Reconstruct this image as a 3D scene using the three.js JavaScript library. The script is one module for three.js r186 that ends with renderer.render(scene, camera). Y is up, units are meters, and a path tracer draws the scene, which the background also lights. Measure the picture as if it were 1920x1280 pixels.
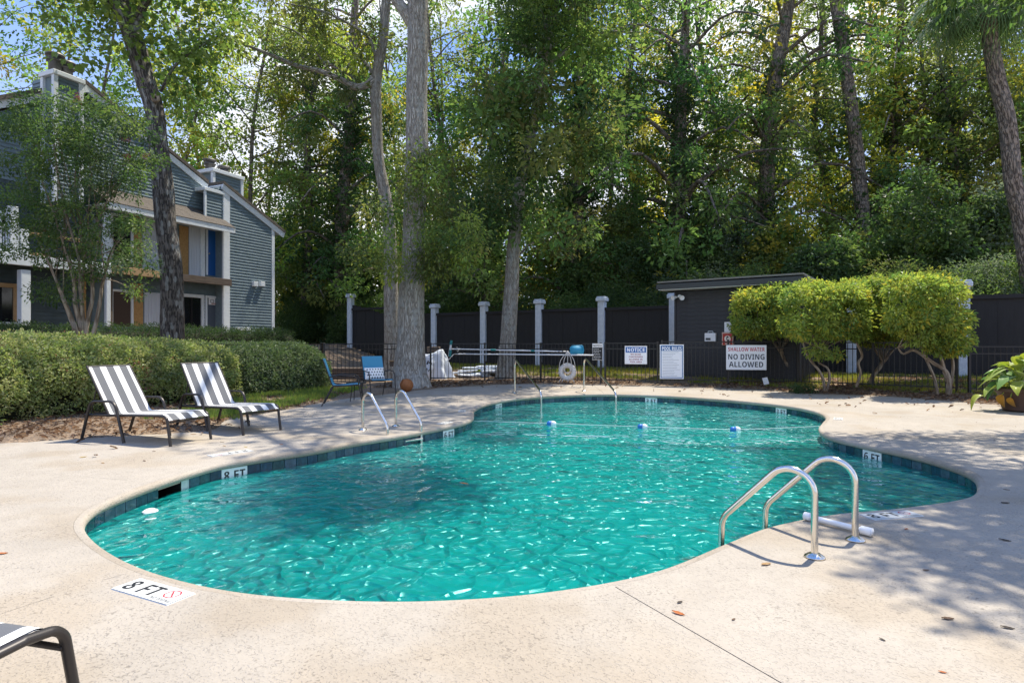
import * as THREE from 'three';
import { ImprovedNoise } from 'three/addons/math/ImprovedNoise.js';
import { RoundedBoxGeometry } from 'three/addons/geometries/RoundedBoxGeometry.js';

// ---------------------------------------------------------------- camera, sky, sun, exposure
// Distances below are given as (X to the right, Y up, Z away from the camera); V() turns them into three.js axes.
const EYE = 1.35, FOCAL = 1150;                       // eye height in metres, focal length in pixels of a 1920 x 1280 frame
const scene = new THREE.Scene();
const camera = new THREE.PerspectiveCamera(2 * Math.atan(640 / FOCAL) * 180 / Math.PI, 1920 / 1280, 0.1, 400);
camera.position.set(0, EYE, 0);
camera.lookAt(0, EYE, -10);
const renderer = new THREE.WebGLRenderer({ antialias: true });
renderer.toneMapping = THREE.LinearToneMapping;
renderer.toneMappingExposure = 1.65;
renderer.shadowMap.enabled = true;

const SUN = new THREE.Vector3(0.31, 1, -0.34).normalize();
const sun = new THREE.DirectionalLight(new THREE.Color(1, 0.925, 0.79), 4.8);
sun.name = 'sun';
sun.position.copy(SUN).multiplyScalar(80);
sun.castShadow = true;
sun.shadow.mapSize.set(4096, 4096);
Object.assign(sun.shadow.camera, { left: -45, right: 45, top: 45, bottom: -45, near: 1, far: 180 });
scene.add(sun, sun.target);

const perlin = new ImprovedNoise();
const fbm3 = (x, y, z, o = 4) => { let s = 0, a = 0.5; for (let i = 0; i < o; i++) { s += a * perlin.noise(x, y, z); x *= 2.03; y *= 2.03; z *= 2.03; a *= 0.5; } return s; };
const mixn = (a, b, t) => a + (b - a) * t, clamp = (x, a = 0, b = 1) => Math.min(b, Math.max(a, x));
const smooth = (a, b, x) => { const t = clamp((x - a) / (b - a)); return t * t * (3 - 2 * t); };
{
  const W = 1024, Hh = 512, data = new Float32Array(W * Hh * 4);
  for (let j = 0; j < Hh; j++) for (let i = 0; i < W; i++) {
    const el = ((j + 0.5) / Hh - 0.5) * Math.PI, az = (i + 0.5) / W * 2 * Math.PI - Math.PI;
    const x = Math.cos(el) * Math.cos(az), y = Math.sin(el), z = Math.cos(el) * Math.sin(az);
    const t = smooth(-0.05, 0.62, y);
    let r = mixn(0.62, 0.15, t), g = mixn(0.74, 0.34, t), b = mixn(0.95, 0.88, t);
    const c = smooth(0.02, 0.32, fbm3(x * 2.2 + 7, y * 3.4, z * 2.2 - 3, 5) + 0.17 - 0.14 * smooth(0.2, 0.8, y)) * 0.85;   // thin bright cloud
    r = mixn(r, 1.12, c); g = mixn(g, 1.11, c); b = mixn(b, 1.10, c);
    if (y < 0) { r *= 0.5; g *= 0.5; b *= 0.5; }
    data.set([r * 0.82, g * 0.82, b * 0.82, 1], (j * W + i) * 4);
  }
  const sky = new THREE.DataTexture(data, W, Hh, THREE.RGBAFormat, THREE.FloatType);
  sky.mapping = THREE.EquirectangularReflectionMapping;
  sky.minFilter = sky.magFilter = THREE.LinearFilter;
  sky.needsUpdate = true;
  scene.background = sky;
  scene.environment = sky;
}

// ---------------------------------------------------------------- helpers
const V = (X, Y, Z) => new THREE.Vector3(X, Y, -Z);
const onGround = (px, py, y = 0) => { const Z = FOCAL * (EYE - y) / (py - 640); return [(px - 960) * Z / FOCAL, Z]; };  // survey of the ground: sighting -> (X, Z)
const G = (px, py, y = 0) => { const [X, Z] = onGround(px, py, y); return V(X, y, Z); };
const A = (px, py, Z) => V((px - 960) * Z / FOCAL, EYE - (py - 640) * Z / FOCAL, Z);
function rng(seed) { let s = seed >>> 0; return () => { s = (s + 0x6d2b79f5) | 0; let t = Math.imul(s ^ (s >>> 15), 1 | s); t = (t + Math.imul(t ^ (t >>> 7), 61 | t)) ^ t; return ((t ^ (t >>> 14)) >>> 0) / 4294967296; }; }
const usedNames = new Map();
function numbered(name) { const n = usedNames.get(name) ?? 0; usedNames.set(name, n + 1); return n ? name + '_' + String(n).padStart(3, '0') : name; }
function tag(o, label, category, group) { o.userData = { ...o.userData, label, category }; if (group) o.userData.group = group; return o; }
function thing(name, label, category, pos = [0, 0, 0], turn = 0, group) {
  const o = new THREE.Group(); o.name = numbered(name); scene.add(o);
  if (pos.isVector3) o.position.copy(pos); else o.position.set(...pos);
  o.rotation.y = turn; return tag(o, label, category, group);
}
function part(name, geo, material, parent, label) {
  const m = new THREE.Mesh(geo, material); m.name = name; m.castShadow = m.receiveShadow = true;
  if (label) m.userData.label = label;
  parent.add(m); return m;
}
function solo(name, geo, material, label, category, group, pos) {
  const m = part(numbered(name), geo, material, scene); if (pos) m.position.copy(pos); return tag(m, label, category, group);
}
function structure(name, geo, material, parent = scene) { const m = part(parent === scene ? numbered(name) : name, geo, material, parent); if (parent === scene) m.userData.kind = 'structure'; return m; }
function copyOf(o, label, group) { const c = o.clone(); c.name = numbered(o.name.replace(/_\d+$/, '')); c.userData = { ...o.userData, label }; if (group) c.userData.group = group; scene.add(c); return c; }

function merge(list) {                                  // positions, normals and uv of many geometries into one
  let nv = 0, ni = 0;
  for (const g of list) { nv += g.attributes.position.count; ni += g.index ? g.index.count : g.attributes.position.count; }
  const p = new Float32Array(nv * 3), n = new Float32Array(nv * 3), u = new Float32Array(nv * 2), ix = new Uint32Array(ni);
  let v = 0, k = 0;
  for (const g of list) {
    if (!g.attributes.normal) g.computeVertexNormals();
    p.set(g.attributes.position.array, v * 3); n.set(g.attributes.normal.array, v * 3);
    if (g.attributes.uv) u.set(g.attributes.uv.array, v * 2);
    const c = g.attributes.position.count;
    if (g.index) for (let i = 0; i < g.index.count; i++) ix[k++] = g.index.array[i] + v; else for (let i = 0; i < c; i++) ix[k++] = i + v;
    v += c;
  }
  const o = new THREE.BufferGeometry();
  o.setAttribute('position', new THREE.BufferAttribute(p, 3)); o.setAttribute('normal', new THREE.BufferAttribute(n, 3)); o.setAttribute('uv', new THREE.BufferAttribute(u, 2));
  o.setIndex(new THREE.BufferAttribute(ix, 1)); return o;
}
const box = (w, h, d, x = 0, y = 0, z = 0) => { const g = new THREE.BoxGeometry(w, h, d); g.translate(x, y, z); return g; };
const rbox = (w, h, d, r, x = 0, y = 0, z = 0) => { const g = new RoundedBoxGeometry(w, h, d, 2, Math.min(r, w / 2.1, h / 2.1, d / 2.1)); g.translate(x, y, z); return g; };
function metreUV(geo, s = 1) {                           // uv in metres along the two axes each face lies in
  const g = geo.index ? geo.toNonIndexed() : geo, p = g.attributes.position, u = new Float32Array(p.count * 2), a = new THREE.Vector3(), b = new THREE.Vector3(), c = new THREE.Vector3();
  for (let i = 0; i < p.count; i += 3) {
    a.fromBufferAttribute(p, i); b.fromBufferAttribute(p, i + 1).sub(a); c.fromBufferAttribute(p, i + 2).sub(a); b.cross(c);
    const ax = Math.abs(b.x), ay = Math.abs(b.y), az = Math.abs(b.z);
    for (let k = i; k < i + 3; k++) {
      const x = p.getX(k), y = p.getY(k), z = p.getZ(k);
      if (ay >= ax && ay >= az) { u[k * 2] = x / s; u[k * 2 + 1] = z / s; } else if (ax >= az) { u[k * 2] = z / s; u[k * 2 + 1] = y / s; } else { u[k * 2] = x / s; u[k * 2 + 1] = y / s; }
    }
  }
  g.setAttribute('uv', new THREE.BufferAttribute(u, 2)); return g;
}
function grid(nu, nv, f, closeU = false) {               // a surface from f(i, j) -> [Vector3, u, v]
  const p = [], u = [], ix = [];
  for (let j = 0; j <= nv; j++) for (let i = 0; i <= nu; i++) { const [q, a, b] = f(i / nu, j / nv, i, j); p.push(q.x, q.y, q.z); u.push(a ?? i / nu, b ?? j / nv); }
  for (let j = 0; j < nv; j++) for (let i = 0; i < nu; i++) { const a = j * (nu + 1) + i, b = a + 1, c = a + nu + 1, d = c + 1; ix.push(a, b, d, a, d, c); }
  const g = new THREE.BufferGeometry();
  g.setAttribute('position', new THREE.Float32BufferAttribute(p, 3)); g.setAttribute('uv', new THREE.Float32BufferAttribute(u, 2)); g.setIndex(ix); g.computeVertexNormals();
  if (closeU) { const n = g.attributes.normal; for (let j = 0; j <= nv; j++) { const a = j * (nu + 1), b = a + nu; const x = n.getX(a) + n.getX(b), y = n.getY(a) + n.getY(b), z = n.getZ(a) + n.getZ(b), l = Math.hypot(x, y, z) || 1; n.setXYZ(a, x / l, y / l, z / l); n.setXYZ(b, x / l, y / l, z / l); } }
  return g;
}
// A tapered limb along points [Vector3, radius]; bark relief from noise; uv in metres.
function limb(pts, o = {}) {
  const { seg = pts.length * 4, around = 10, rough = 0, flare = 0, seed = 0, cap = true } = o;
  const curve = new THREE.CatmullRomCurve3(pts.map((q) => q[0]), false, 'centripetal'), n = pts.length - 1;
  const frames = curve.computeFrenetFrames(seg, false), len = curve.getLength(), c = new THREE.Vector3(), q = new THREE.Vector3();
  const rad = (t) => { const x = curve.getUtoTmapping(t) * n, i = Math.min(n - 1, Math.floor(x)); return mixn(pts[i][1], pts[i + 1][1], x - i); };
  const g = grid(around, seg, (a, t, i, j) => {
    curve.getPointAt(t, c); let r = rad(t);
    const th = a * Math.PI * 2, nx = Math.cos(th), ny = Math.sin(th);
    if (flare) r *= 1 + flare * Math.exp(-t * len / 0.35) * (0.65 + 0.5 * Math.sin(th * 5 + seed) * Math.sin(th * 2 + seed * 2));
    if (rough) r *= 1 + rough * fbm3(nx * 1.6 + seed, ny * 1.6, t * len * 1.1, 3) * 2;
    if (cap && j === seg) r *= 0.02;
    q.copy(c).addScaledVector(frames.normals[j], nx * r).addScaledVector(frames.binormals[j], ny * r);
    return [q.clone(), a * Math.max(1, Math.round(2 * Math.PI * pts[0][1] / 0.5)) , t * len / 1];
  }, true);
  return g;
}
// A pipe through corner points with round bends.
function bendPath(corners, r) {
  const out = [corners[0].clone()];
  for (let i = 1; i < corners.length - 1; i++) {
    const P = corners[i], a = corners[i - 1].clone().sub(P), b = corners[i + 1].clone().sub(P), la = a.length(), lb = b.length(); a.divideScalar(la); b.divideScalar(lb);
    const half = a.angleTo(b) / 2; if (half > 1.55) { out.push(P.clone()); continue; }
    const L = Math.min(r / Math.tan(half), la * 0.49, lb * 0.49), rr = L * Math.tan(half), m = a.clone().add(b).normalize(), C = P.clone().addScaledVector(m, rr / Math.sin(half));
    const s = P.clone().addScaledVector(a, L).sub(C), e = P.clone().addScaledVector(b, L).sub(C), w = s.angleTo(e), k = Math.max(3, Math.ceil(w / 0.16));
    for (let j = 0; j <= k; j++) { const t = j / k; out.push(C.clone().addScaledVector(s, Math.sin((1 - t) * w) / Math.sin(w)).addScaledVector(e, Math.sin(t * w) / Math.sin(w))); }
  }
  out.push(corners[corners.length - 1].clone()); return out;
}
function sweep(path, r, around = 10, flat = 1, capped = true) {       // round (or flattened) bar along a list of points
  const n = path.length, T = [], N = []; let nn = new THREE.Vector3();
  for (let i = 0; i < n; i++) T.push(path[Math.min(n - 1, i + 1)].clone().sub(path[Math.max(0, i - 1)]).normalize());
  nn.set(0, 1, 0); if (Math.abs(T[0].y) > 0.9) nn.set(1, 0, 0); nn.addScaledVector(T[0], -nn.dot(T[0])).normalize();
  for (let i = 0; i < n; i++) { if (i) { nn = nn.clone().addScaledVector(T[i], -nn.dot(T[i])).normalize(); } N.push(nn.clone()); }
  let len = 0; const L = path.map((q, i) => (len += i ? q.distanceTo(path[i - 1]) : 0));
  const rows = capped ? [[0, 0], ...path.map((_, i) => [i, 1]), [n - 1, 0]] : path.map((_, i) => [i, 1]);
  return grid(around, rows.length - 1, (a, t, i, j) => {
    const [k, f] = rows[j], th = a * 2 * Math.PI, b = T[k].clone().cross(N[k]);
    return [path[k].clone().addScaledVector(N[k], Math.cos(th) * r * f).addScaledVector(b, Math.sin(th) * r * f * flat), a, L[k]];
  }, true);
}
const pipe = (corners, r, bend = 0.1, around = 10, flat = 1) => sweep(bendPath(corners, bend), r, around, flat);
const bar = (a, b, r, around = 8) => sweep([a, b], r, around);
const lathe = (pts, seg = 24) => new THREE.LatheGeometry(pts.map(([x, y]) => new THREE.Vector2(x, y)), seg);

// ---------------------------------------------------------------- textures
function hash2(i, j, s) { let h = Math.imul(i, 374761393) + Math.imul(j, 668265263) + Math.imul(s, 2147483647 ^ 977); h = Math.imul(h ^ (h >>> 13), 1274126177); return ((h ^ (h >>> 16)) >>> 0) / 4294967296; }
function vnoise(x, y, per, s) {                          // value noise that repeats every per cells
  const i = Math.floor(x), j = Math.floor(y), f = x - i, g = y - j, u = f * f * (3 - 2 * f), v = g * g * (3 - 2 * g), w = (k) => ((k % per) + per) % per;
  const a = hash2(w(i), w(j), s), b = hash2(w(i + 1), w(j), s), c = hash2(w(i), w(j + 1), s), d = hash2(w(i + 1), w(j + 1), s);
  return a + (b - a) * u + (c - a) * v + (a - b - c + d) * u * v;
}
function tnoise(u, v, f, oct, s) { let r = 0, a = 0.5, t = 0; for (let o = 0; o < oct; o++) { r += a * vnoise(u * f, v * f, f, s + o * 17); t += a; f *= 2; a *= 0.5; } return r / t; }
function texture(n, f, { srgb = false, repeat = 1, m = n } = {}) {
  const data = new Uint8Array(n * m * 4);
  for (let j = 0; j < m; j++) for (let i = 0; i < n; i++) { const c = f(i / n, j / m); const k = (j * n + i) * 4; for (let q = 0; q < 3; q++) { const x = Array.isArray(c) ? c[q] : c; data[k + q] = 255 * clamp(srgb ? (x <= 0.0031308 ? x * 12.92 : 1.055 * Math.pow(x, 1 / 2.4) - 0.055) : x); } data[k + 3] = 255; }
  const t = new THREE.DataTexture(data, n, m); t.wrapS = t.wrapT = THREE.RepeatWrapping; t.magFilter = THREE.LinearFilter; t.minFilter = THREE.LinearMipmapLinearFilter;
  if (srgb) t.colorSpace = THREE.SRGBColorSpace; t.repeat.set(repeat, repeat); t.needsUpdate = true; return t;
}
function print(w, h, draw, px = 256) {                   // flat print on signs
  const c = document.createElement('canvas'); c.width = Math.round(w * px); c.height = Math.round(h * px);
  const x = c.getContext('2d'); x.scale(px, px); draw(x, w, h);
  const t = new THREE.CanvasTexture(c); t.colorSpace = THREE.SRGBColorSpace; return t;
}
// lettering at any size: set at 100 times and drawn back down, so that small type keeps its shape
function lettering(c, s, x, y, size, w, weight = 'bold') { c.save(); c.translate(x, y); c.scale(0.01, 0.01); c.font = `${weight} ${size * 100}px sans-serif`; c.textAlign = 'center'; c.textBaseline = 'middle'; c.fillText(s, 0, 0, w * 100); c.restore(); }
const std = (o) => new THREE.MeshStandardMaterial(o), phy = (o) => new THREE.MeshPhysicalMaterial(o);
const lin = (r, g, b) => new THREE.Color().setRGB(r, g, b);

// cool-deck concrete: pale buff with dark pits, short dark worm marks, faint stains
const concreteColor = texture(2048, (u, v) => {
  const big = tnoise(u, v, 3, 5, 1), mid = tnoise(u, v, 40, 4, 2), fine = vnoise(u * 1000, v * 1000, 1000, 3), worm = tnoise(u + 0.003 * vnoise(u * 300, v * 300, 300, 9), v + 0.002 * vnoise(u * 260, v * 260, 260, 19), 400, 2, 4);
  let k = 0.9 + 0.22 * (big - 0.5) + 0.14 * (mid - 0.5) + 0.10 * (fine - 0.5);
  const pit = smooth(0.66, 0.80, worm) * smooth(0.25, 0.7, tnoise(u, v, 20, 3, 6)); k *= 1 - 0.34 * pit;
  const st = smooth(0.45, 0.75, tnoise(u, v, 7, 5, 8)) * 0.20;
  return [0.395 * k * (1 - st * 0.4), 0.351 * k * (1 - st * 0.6), 0.292 * k * (1 - st * 0.9)];
}, { srgb: true });
const concreteBump = texture(1024, (u, v) => 0.5 + 0.5 * (tnoise(u, v, 80, 3, 21) - 0.5) - 0.5 * smooth(0.62, 0.75, tnoise(u, v, 130, 2, 22)) + 0.2 * (tnoise(u, v, 12, 2, 24) - 0.5));
const litterColor = texture(1024, (u, v) => {
  const a = vnoise(u * 170 + 3 * vnoise(u * 60, v * 60, 60, 2), v * 110, 110, 31), b = tnoise(u, v, 9, 4, 32), c = vnoise(u * 300, v * 300, 300, 33), k = 0.45 + 0.8 * a * (0.5 + c) + 0.35 * (b - 0.5);
  return [0.25 * k, 0.18 * k, 0.12 * k];
}, { srgb: true });
const litterBump = texture(512, (u, v) => 0.6 * vnoise(u * 85, v * 55, 55, 41) + 0.4 * tnoise(u, v, 120, 2, 42));
const barkColor = (seed, c0, c1, fx, fy, patch) => texture(512, (u, v) => {
  const w = u + 0.03 * (tnoise(u, v, 8, 2, seed + 5) - 0.5), fur = Math.abs(tnoise(w, v * fy / fx, fx, 3, seed) * 2 - 1), k = smooth(0.02, 0.35, fur), p = smooth(0.52, 0.66, tnoise(u, v, 7, 4, seed + 9)) * patch, f = 0.75 + 0.5 * vnoise(u * 170, v * 170, 170, seed + 3);
  return c0.map((x, i) => f * mixn(mixn(x, c1[i], k), [0.42, 0.43, 0.40][i], p));
}, { srgb: true });
const barkBump = (seed, fx, fy) => texture(512, (u, v) => { const w = u + 0.03 * (tnoise(u, v, 8, 2, seed + 5) - 0.5); return smooth(0, 0.4, Math.abs(tnoise(w, v * fy / fx, fx, 3, seed) * 2 - 1)) * 0.8 + 0.2 * tnoise(u, v, 60, 2, seed + 8); });
const stretch = (t, x, y) => { t.repeat.set(x, y); return t; };
const bark = {
  pale: std({ map: stretch(barkColor(51, [0.21, 0.185, 0.15], [0.44, 0.41, 0.35], 34, 11, 0.5), 0.5, 0.5), bumpMap: stretch(barkBump(51, 34, 11), 0.5, 0.5), bumpScale: 0.03, roughness: 0.95 }),
  lichen: std({ map: stretch(barkColor(61, [0.036, 0.031, 0.027], [0.17, 0.15, 0.13], 26, 7, 0.55), 0.5, 0.6), bumpMap: stretch(barkBump(61, 26, 7), 0.5, 0.6), bumpScale: 0.03, roughness: 0.95 }),
  brown: std({ map: stretch(barkColor(71, [0.07, 0.055, 0.043], [0.30, 0.24, 0.185], 14, 8, 0.12), 0.6, 0.6), bumpMap: stretch(barkBump(71, 14, 8), 0.6, 0.6), bumpScale: 0.04, roughness: 0.95 }),
  tan: std({ map: stretch(barkColor(81, [0.16, 0.115, 0.075], [0.36, 0.29, 0.21], 10, 3, 0.2), 0.4, 0.6), bumpMap: stretch(barkBump(81, 10, 3), 0.4, 0.6), bumpScale: 0.01, roughness: 0.85 }),
};
const fine = texture(512, (u, v) => tnoise(u, v, 64, 3, 91)), blotch = texture(512, (u, v) => tnoise(u, v, 6, 5, 95));
const mottle = (a, b, f, seed, n = 256) => texture(n, (u, v) => { const t = tnoise(u, v, f, 4, seed); return a.map((x, i) => mixn(x, b[i], t)); }, { srgb: true });

const M = {
  concrete: std({ map: concreteColor, bumpMap: stretch(concreteBump, 3, 3), bumpScale: 0.005, roughness: 0.92 }),
  soil: std({ map: litterColor, bumpMap: litterBump, bumpScale: 0.04, roughness: 1 }),
  black: std({ color: lin(0.012, 0.011, 0.010), roughness: 0.42 }),
  blackPanel: std({ map: mottle([0.012, 0.011, 0.011], [0.022, 0.021, 0.021], 9, 101), roughness: 0.7, bumpMap: stretch(fine.clone(), 1, 0.2), bumpScale: 0.002 }),
  shed: std({ map: mottle([0.022, 0.022, 0.024], [0.040, 0.041, 0.044], 8, 103), roughness: 0.62 }),
  shedTrim: std({ color: lin(0.05, 0.055, 0.055), roughness: 0.6 }),
  post: std({ map: mottle([0.56, 0.63, 0.70], [0.76, 0.81, 0.86], 14, 105), bumpMap: fine, bumpScale: 0.012, roughness: 0.95 }),
  steel: std({ color: lin(0.74, 0.71, 0.65), metalness: 1, roughness: 0.16, bumpMap: blotch, bumpScale: 0.001 }),
  frame: std({ color: lin(0.038, 0.033, 0.031), roughness: 0.4, metalness: 0.3 }),
  white: std({ color: lin(0.78, 0.79, 0.80), roughness: 0.45 }),
  trim: std({ map: mottle([0.60, 0.65, 0.68], [0.76, 0.80, 0.82], 10, 107), roughness: 0.6 }),
  siding: std({ map: mottle([0.120, 0.170, 0.195], [0.180, 0.238, 0.265], 12, 109, 512), bumpMap: stretch(fine.clone(), 0.4, 3), bumpScale: 0.003, roughness: 0.75 }),
  shingle: std({ map: mottle([0.045, 0.038, 0.032], [0.17, 0.145, 0.12], 30, 111), roughness: 0.95, bumpMap: fine, bumpScale: 0.01 }),
  ply: std({ map: mottle([0.30, 0.165, 0.060], [0.52, 0.32, 0.13], 26, 113), roughness: 0.85 }),
  lumber: std({ map: stretch(mottle([0.33, 0.20, 0.095], [0.50, 0.34, 0.18], 12, 115), 0.3, 3), roughness: 0.8 }),
  oldWood: std({ map: stretch(mottle([0.06, 0.045, 0.035], [0.16, 0.12, 0.09], 12, 117), 0.3, 3), roughness: 0.9 }),
  blueDoor: std({ color: lin(0.008, 0.085, 0.30), roughness: 0.4 }),
  greyDoor: std({ color: lin(0.085, 0.105, 0.135), roughness: 0.5 }),
  darkGlass: phy({ color: lin(0.012, 0.014, 0.016), roughness: 0.06, ior: 1.5 }),
  ribbed: std({ color: lin(0.62, 0.66, 0.72), roughness: 0.6 }),
  blueSling: std({ color: lin(0.055, 0.26, 0.40), roughness: 0.75, bumpMap: stretch(fine.clone(), 6, 6), bumpScale: 0.001 }),
  netBlue: std({ color: lin(0.02, 0.25, 0.42), roughness: 0.55 }),
  teal: std({ color: lin(0.02, 0.22, 0.22), roughness: 0.5 }),
  rope: std({ map: mottle([0.45, 0.43, 0.40], [0.72, 0.70, 0.66], 40, 119), roughness: 0.95 }),
  clay: std({ map: mottle([0.26, 0.085, 0.022], [0.40, 0.15, 0.045], 8, 121), roughness: 0.75 }),
  brownPot: std({ map: mottle([0.065, 0.036, 0.026], [0.11, 0.064, 0.046], 10, 123), roughness: 0.55 }),
  grout: std({ color: lin(0.46, 0.56, 0.55), roughness: 0.9 }),
  dark: std({ color: lin(0.006, 0.006, 0.006), roughness: 0.9 }),
  plaster: std({ map: mottle([0.54, 0.70, 0.66], [0.78, 0.86, 0.82], 9, 125, 512), roughness: 0.9 }),
};
M.soil.map.repeat.set(1 / 3, 1 / 3); M.soil.bumpMap.repeat.set(1 / 2, 1 / 2);

// ---------------------------------------------------------------- the pool outline (X, Z), clockwise from its far left
const outlineXZ = [[-3.40, 4.95], [-3.22, 4.55], [-2.93, 4.21], [-2.47, 3.81], [-2.00, 3.51], [-1.48, 3.29], [-0.94, 3.19], [-0.42, 3.18], [0.19, 3.29], [0.83, 3.57], [1.44, 4.08], [1.89, 4.45], [2.51, 4.77], [3.20, 4.97],
  [4.00, 5.32], [4.42, 5.76], [4.74, 6.31], [4.85, 7.0], [4.78, 7.61], [4.66, 8.1], [4.58, 8.6], [4.63, 9.05], [4.82, 9.55], [5.2, 10.2], [5.62, 10.9], [5.88, 11.65], [5.92, 12.5], [5.68, 13.3], [5.17, 14.1], [4.52, 14.8], [3.78, 15.4],
  [2.9, 15.75], [2.02, 15.8], [1.07, 15.42], [0.22, 14.8], [-0.32, 14.0], [-0.66, 13.05], [-0.78, 12.1], [-0.74, 11.3], [-0.73, 10.75], [-0.9, 10.15], [-1.22, 9.58], [-1.66, 8.9], [-2.1, 8.35], [-2.52, 7.68], [-2.95, 7.18], [-3.25, 6.78], [-3.37, 6.3], [-3.44, 5.75], [-3.45, 5.35]];
const poolCurve = new THREE.CatmullRomCurve3(outlineXZ.map(([x, z]) => new THREE.Vector3(x, z, 0)), true, 'centripetal');
const NP = 420, ring = [];
for (let i = 0; i < NP; i++) { const q = poolCurve.getPointAt(i / NP), t = poolCurve.getTangentAt(i / NP); ring.push({ x: q.x, z: q.y, tx: t.x, tz: t.y, nx: t.y * -1, nz: t.x }); }
{ let a = 0; for (let i = 0; i < NP; i++) { const p = ring[i], q = ring[(i + 1) % NP]; a += p.x * q.z - q.x * p.z; } if (a > 0) for (const p of ring) { p.nx *= -1; p.nz *= -1; } }   // n points away from the water
const poolLength = poolCurve.getLength();
const off = (p, d) => [p.x + p.nx * d, p.z + p.nz * d];
function inside(x, z, poly) { let c = false; for (let i = 0, j = poly.length - 1; i < poly.length; j = i++) { const [a, b] = poly[i], [d, e] = poly[j]; if ((b > z) !== (e > z) && x < (d - a) * (z - b) / (e - b) + a) c = !c; } return c; }
const ringPoly = (d) => ring.map((p) => off(p, d));
const poolPoly = ringPoly(0), poolPolyOut = ringPoly(0.5);
function sweepRing(profile, uvScale = 1) {              // profile: list of [outwards, y]
  const L = [0]; for (let k = 1; k < profile.length; k++) L.push(L[k - 1] + Math.hypot(profile[k][0] - profile[k - 1][0], profile[k][1] - profile[k - 1][1]));
  return grid(NP, profile.length - 1, (a, t, i, j) => { const p = ring[i % NP], [x, z] = off(p, profile[j][0]); return [V(x, profile[j][1], z), i / NP * poolLength / uvScale, L[j] / uvScale]; }, true);
}
const nearestRing = (X, Z) => { let b = 0, d = 1e9; ring.forEach((p, i) => { const e = (p.x - X) ** 2 + (p.z - Z) ** 2; if (e < d) { d = e; b = i; } }); return b; };

// ---------------------------------------------------------------- ground: one sheet, rising to the left and to the back
const leftLine = (X, Z) => -0.93 * (X + 8.1) + 0.36 * (Z - 14.6);
const deckPoly = [[-14, -6], [-14, 5.0], [-8.2, 7.4], [-5.3, 8.9], [-4.6, 9.3], [-4.9, 10.6], [-4.45, 12.2], [-4.05, 14.1], [-3.1, 15.9], [-2.2, 17.6], [-0.9, 18.8], [0.3, 19.45], [2.6, 19.1], [4.65, 18.55], [5.6, 17.9], [7.0, 16.9], [7.6, 15.9], [9.2, 15.1], [10.0, 13.6], [10.7, 12.6], [11.4, 11.4], [14, 10.8], [16, 10.5], [16, -6]];
function height(X, Z) {
  let h = -0.035;
  h += 1.12 * smooth(1.4, 6, leftLine(X, Z)) * smooth(-5.5, -10.5, X);
  h += 0.24 * smooth(20, 25, Z + 0.5 * X) * smooth(-12, -6, X) + 0.9 * smooth(30, 70, Z);
  if (!inside(X, Z, deckPoly)) h += 0.05 + 0.02 * perlin.noise(X * 1.3, Z * 1.3, 0);
  return h;
}
{
  const line = (a, b, s) => { const o = []; for (let x = a; x < b - 1e-6; x += s) o.push(x); return o; };
  const xs = [...line(-90, -24, 6), ...line(-24, 18, 0.35), ...line(18, 96, 6)], zs = [...line(-30, -6, 4), ...line(-6, 34, 0.35), ...line(34, 130, 5)], p = [], u = [], ix = [];
  for (const z of zs) for (const x of xs) { p.push(x, height(x, z), -z); u.push(x, z); }
  const n = xs.length;
  for (let j = 0; j + 1 < zs.length; j++) for (let i = 0; i + 1 < n; i++) {
    const cx = (xs[i] + xs[i + 1]) / 2, cz = (zs[j] + zs[j + 1]) / 2; if (inside(cx, cz, poolPolyOut)) continue;
    const a = j * n + i, b = a + 1, c = a + n, d = c + 1; ix.push(a, b, d, a, d, c);
  }
  const g = new THREE.BufferGeometry();
  g.setAttribute('position', new THREE.Float32BufferAttribute(p, 3)); g.setAttribute('uv', new THREE.Float32BufferAttribute(u, 2)); g.setIndex(ix); g.computeVertexNormals();
  structure('ground', g, M.soil);
}

// ---------------------------------------------------------------- deck with its pool opening and expansion joints
{
  const shape = new THREE.Shape();
  const c = new THREE.CatmullRomCurve3(deckPoly.slice(2, 22).map(([x, z]) => new THREE.Vector3(x, z, 0)), false, 'centripetal').getPoints(120);
  shape.setFromPoints([[-14, -6], [-14, 5], ...c.map((q) => [q.x, q.y]), [16, 10.6], [16, -6]].map(([x, z]) => new THREE.Vector2(x, z)));
  shape.holes.push(new THREE.Path(ringPoly(0.028).map(([x, z]) => new THREE.Vector2(x, z))));
  const slot = (a, b, w) => { const d = new THREE.Vector2(b[0] - a[0], b[1] - a[1]).normalize(), n = [-d.y * w / 2, d.x * w / 2]; shape.holes.push(new THREE.Path([[a[0] + n[0], a[1] + n[1]], [b[0] + n[0], b[1] + n[1]], [b[0] - n[0], b[1] - n[1]], [a[0] - n[0], a[1] - n[1]]].map(([x, z]) => new THREE.Vector2(x, z)))); };
  slot(onGround(1154, 1100), onGround(1500, 1300), 0.007);
  slot(onGround(232, 1076), onGround(194, 1087), 0.004);
  slot(onGround(100, 1118), onGround(2, 1150), 0.004);
  slot(onGround(238, 900), onGround(155, 893), 0.004);
  slot(onGround(1652, 832), onGround(1700, 815), 0.006);
  slot([-1.9, 9.25], [-3.9, 10.9], 0.008);
  slot([2.4, 15.95], [2.5, 18.6], 0.008);
  const g = new THREE.ExtrudeGeometry(shape, { depth: 0.1, bevelEnabled: false, curveSegments: 4 });
  g.rotateX(-Math.PI / 2); g.translate(0, -0.1, 0);
  const p = g.attributes.position, u = g.attributes.uv; for (let i = 0; i < p.count; i++) u.setXY(i, p.getX(i) / 4.3, (p.getZ(i) + p.getY(i)) / 4.3);
  structure('pool_deck', g, M.concrete);
}

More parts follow.
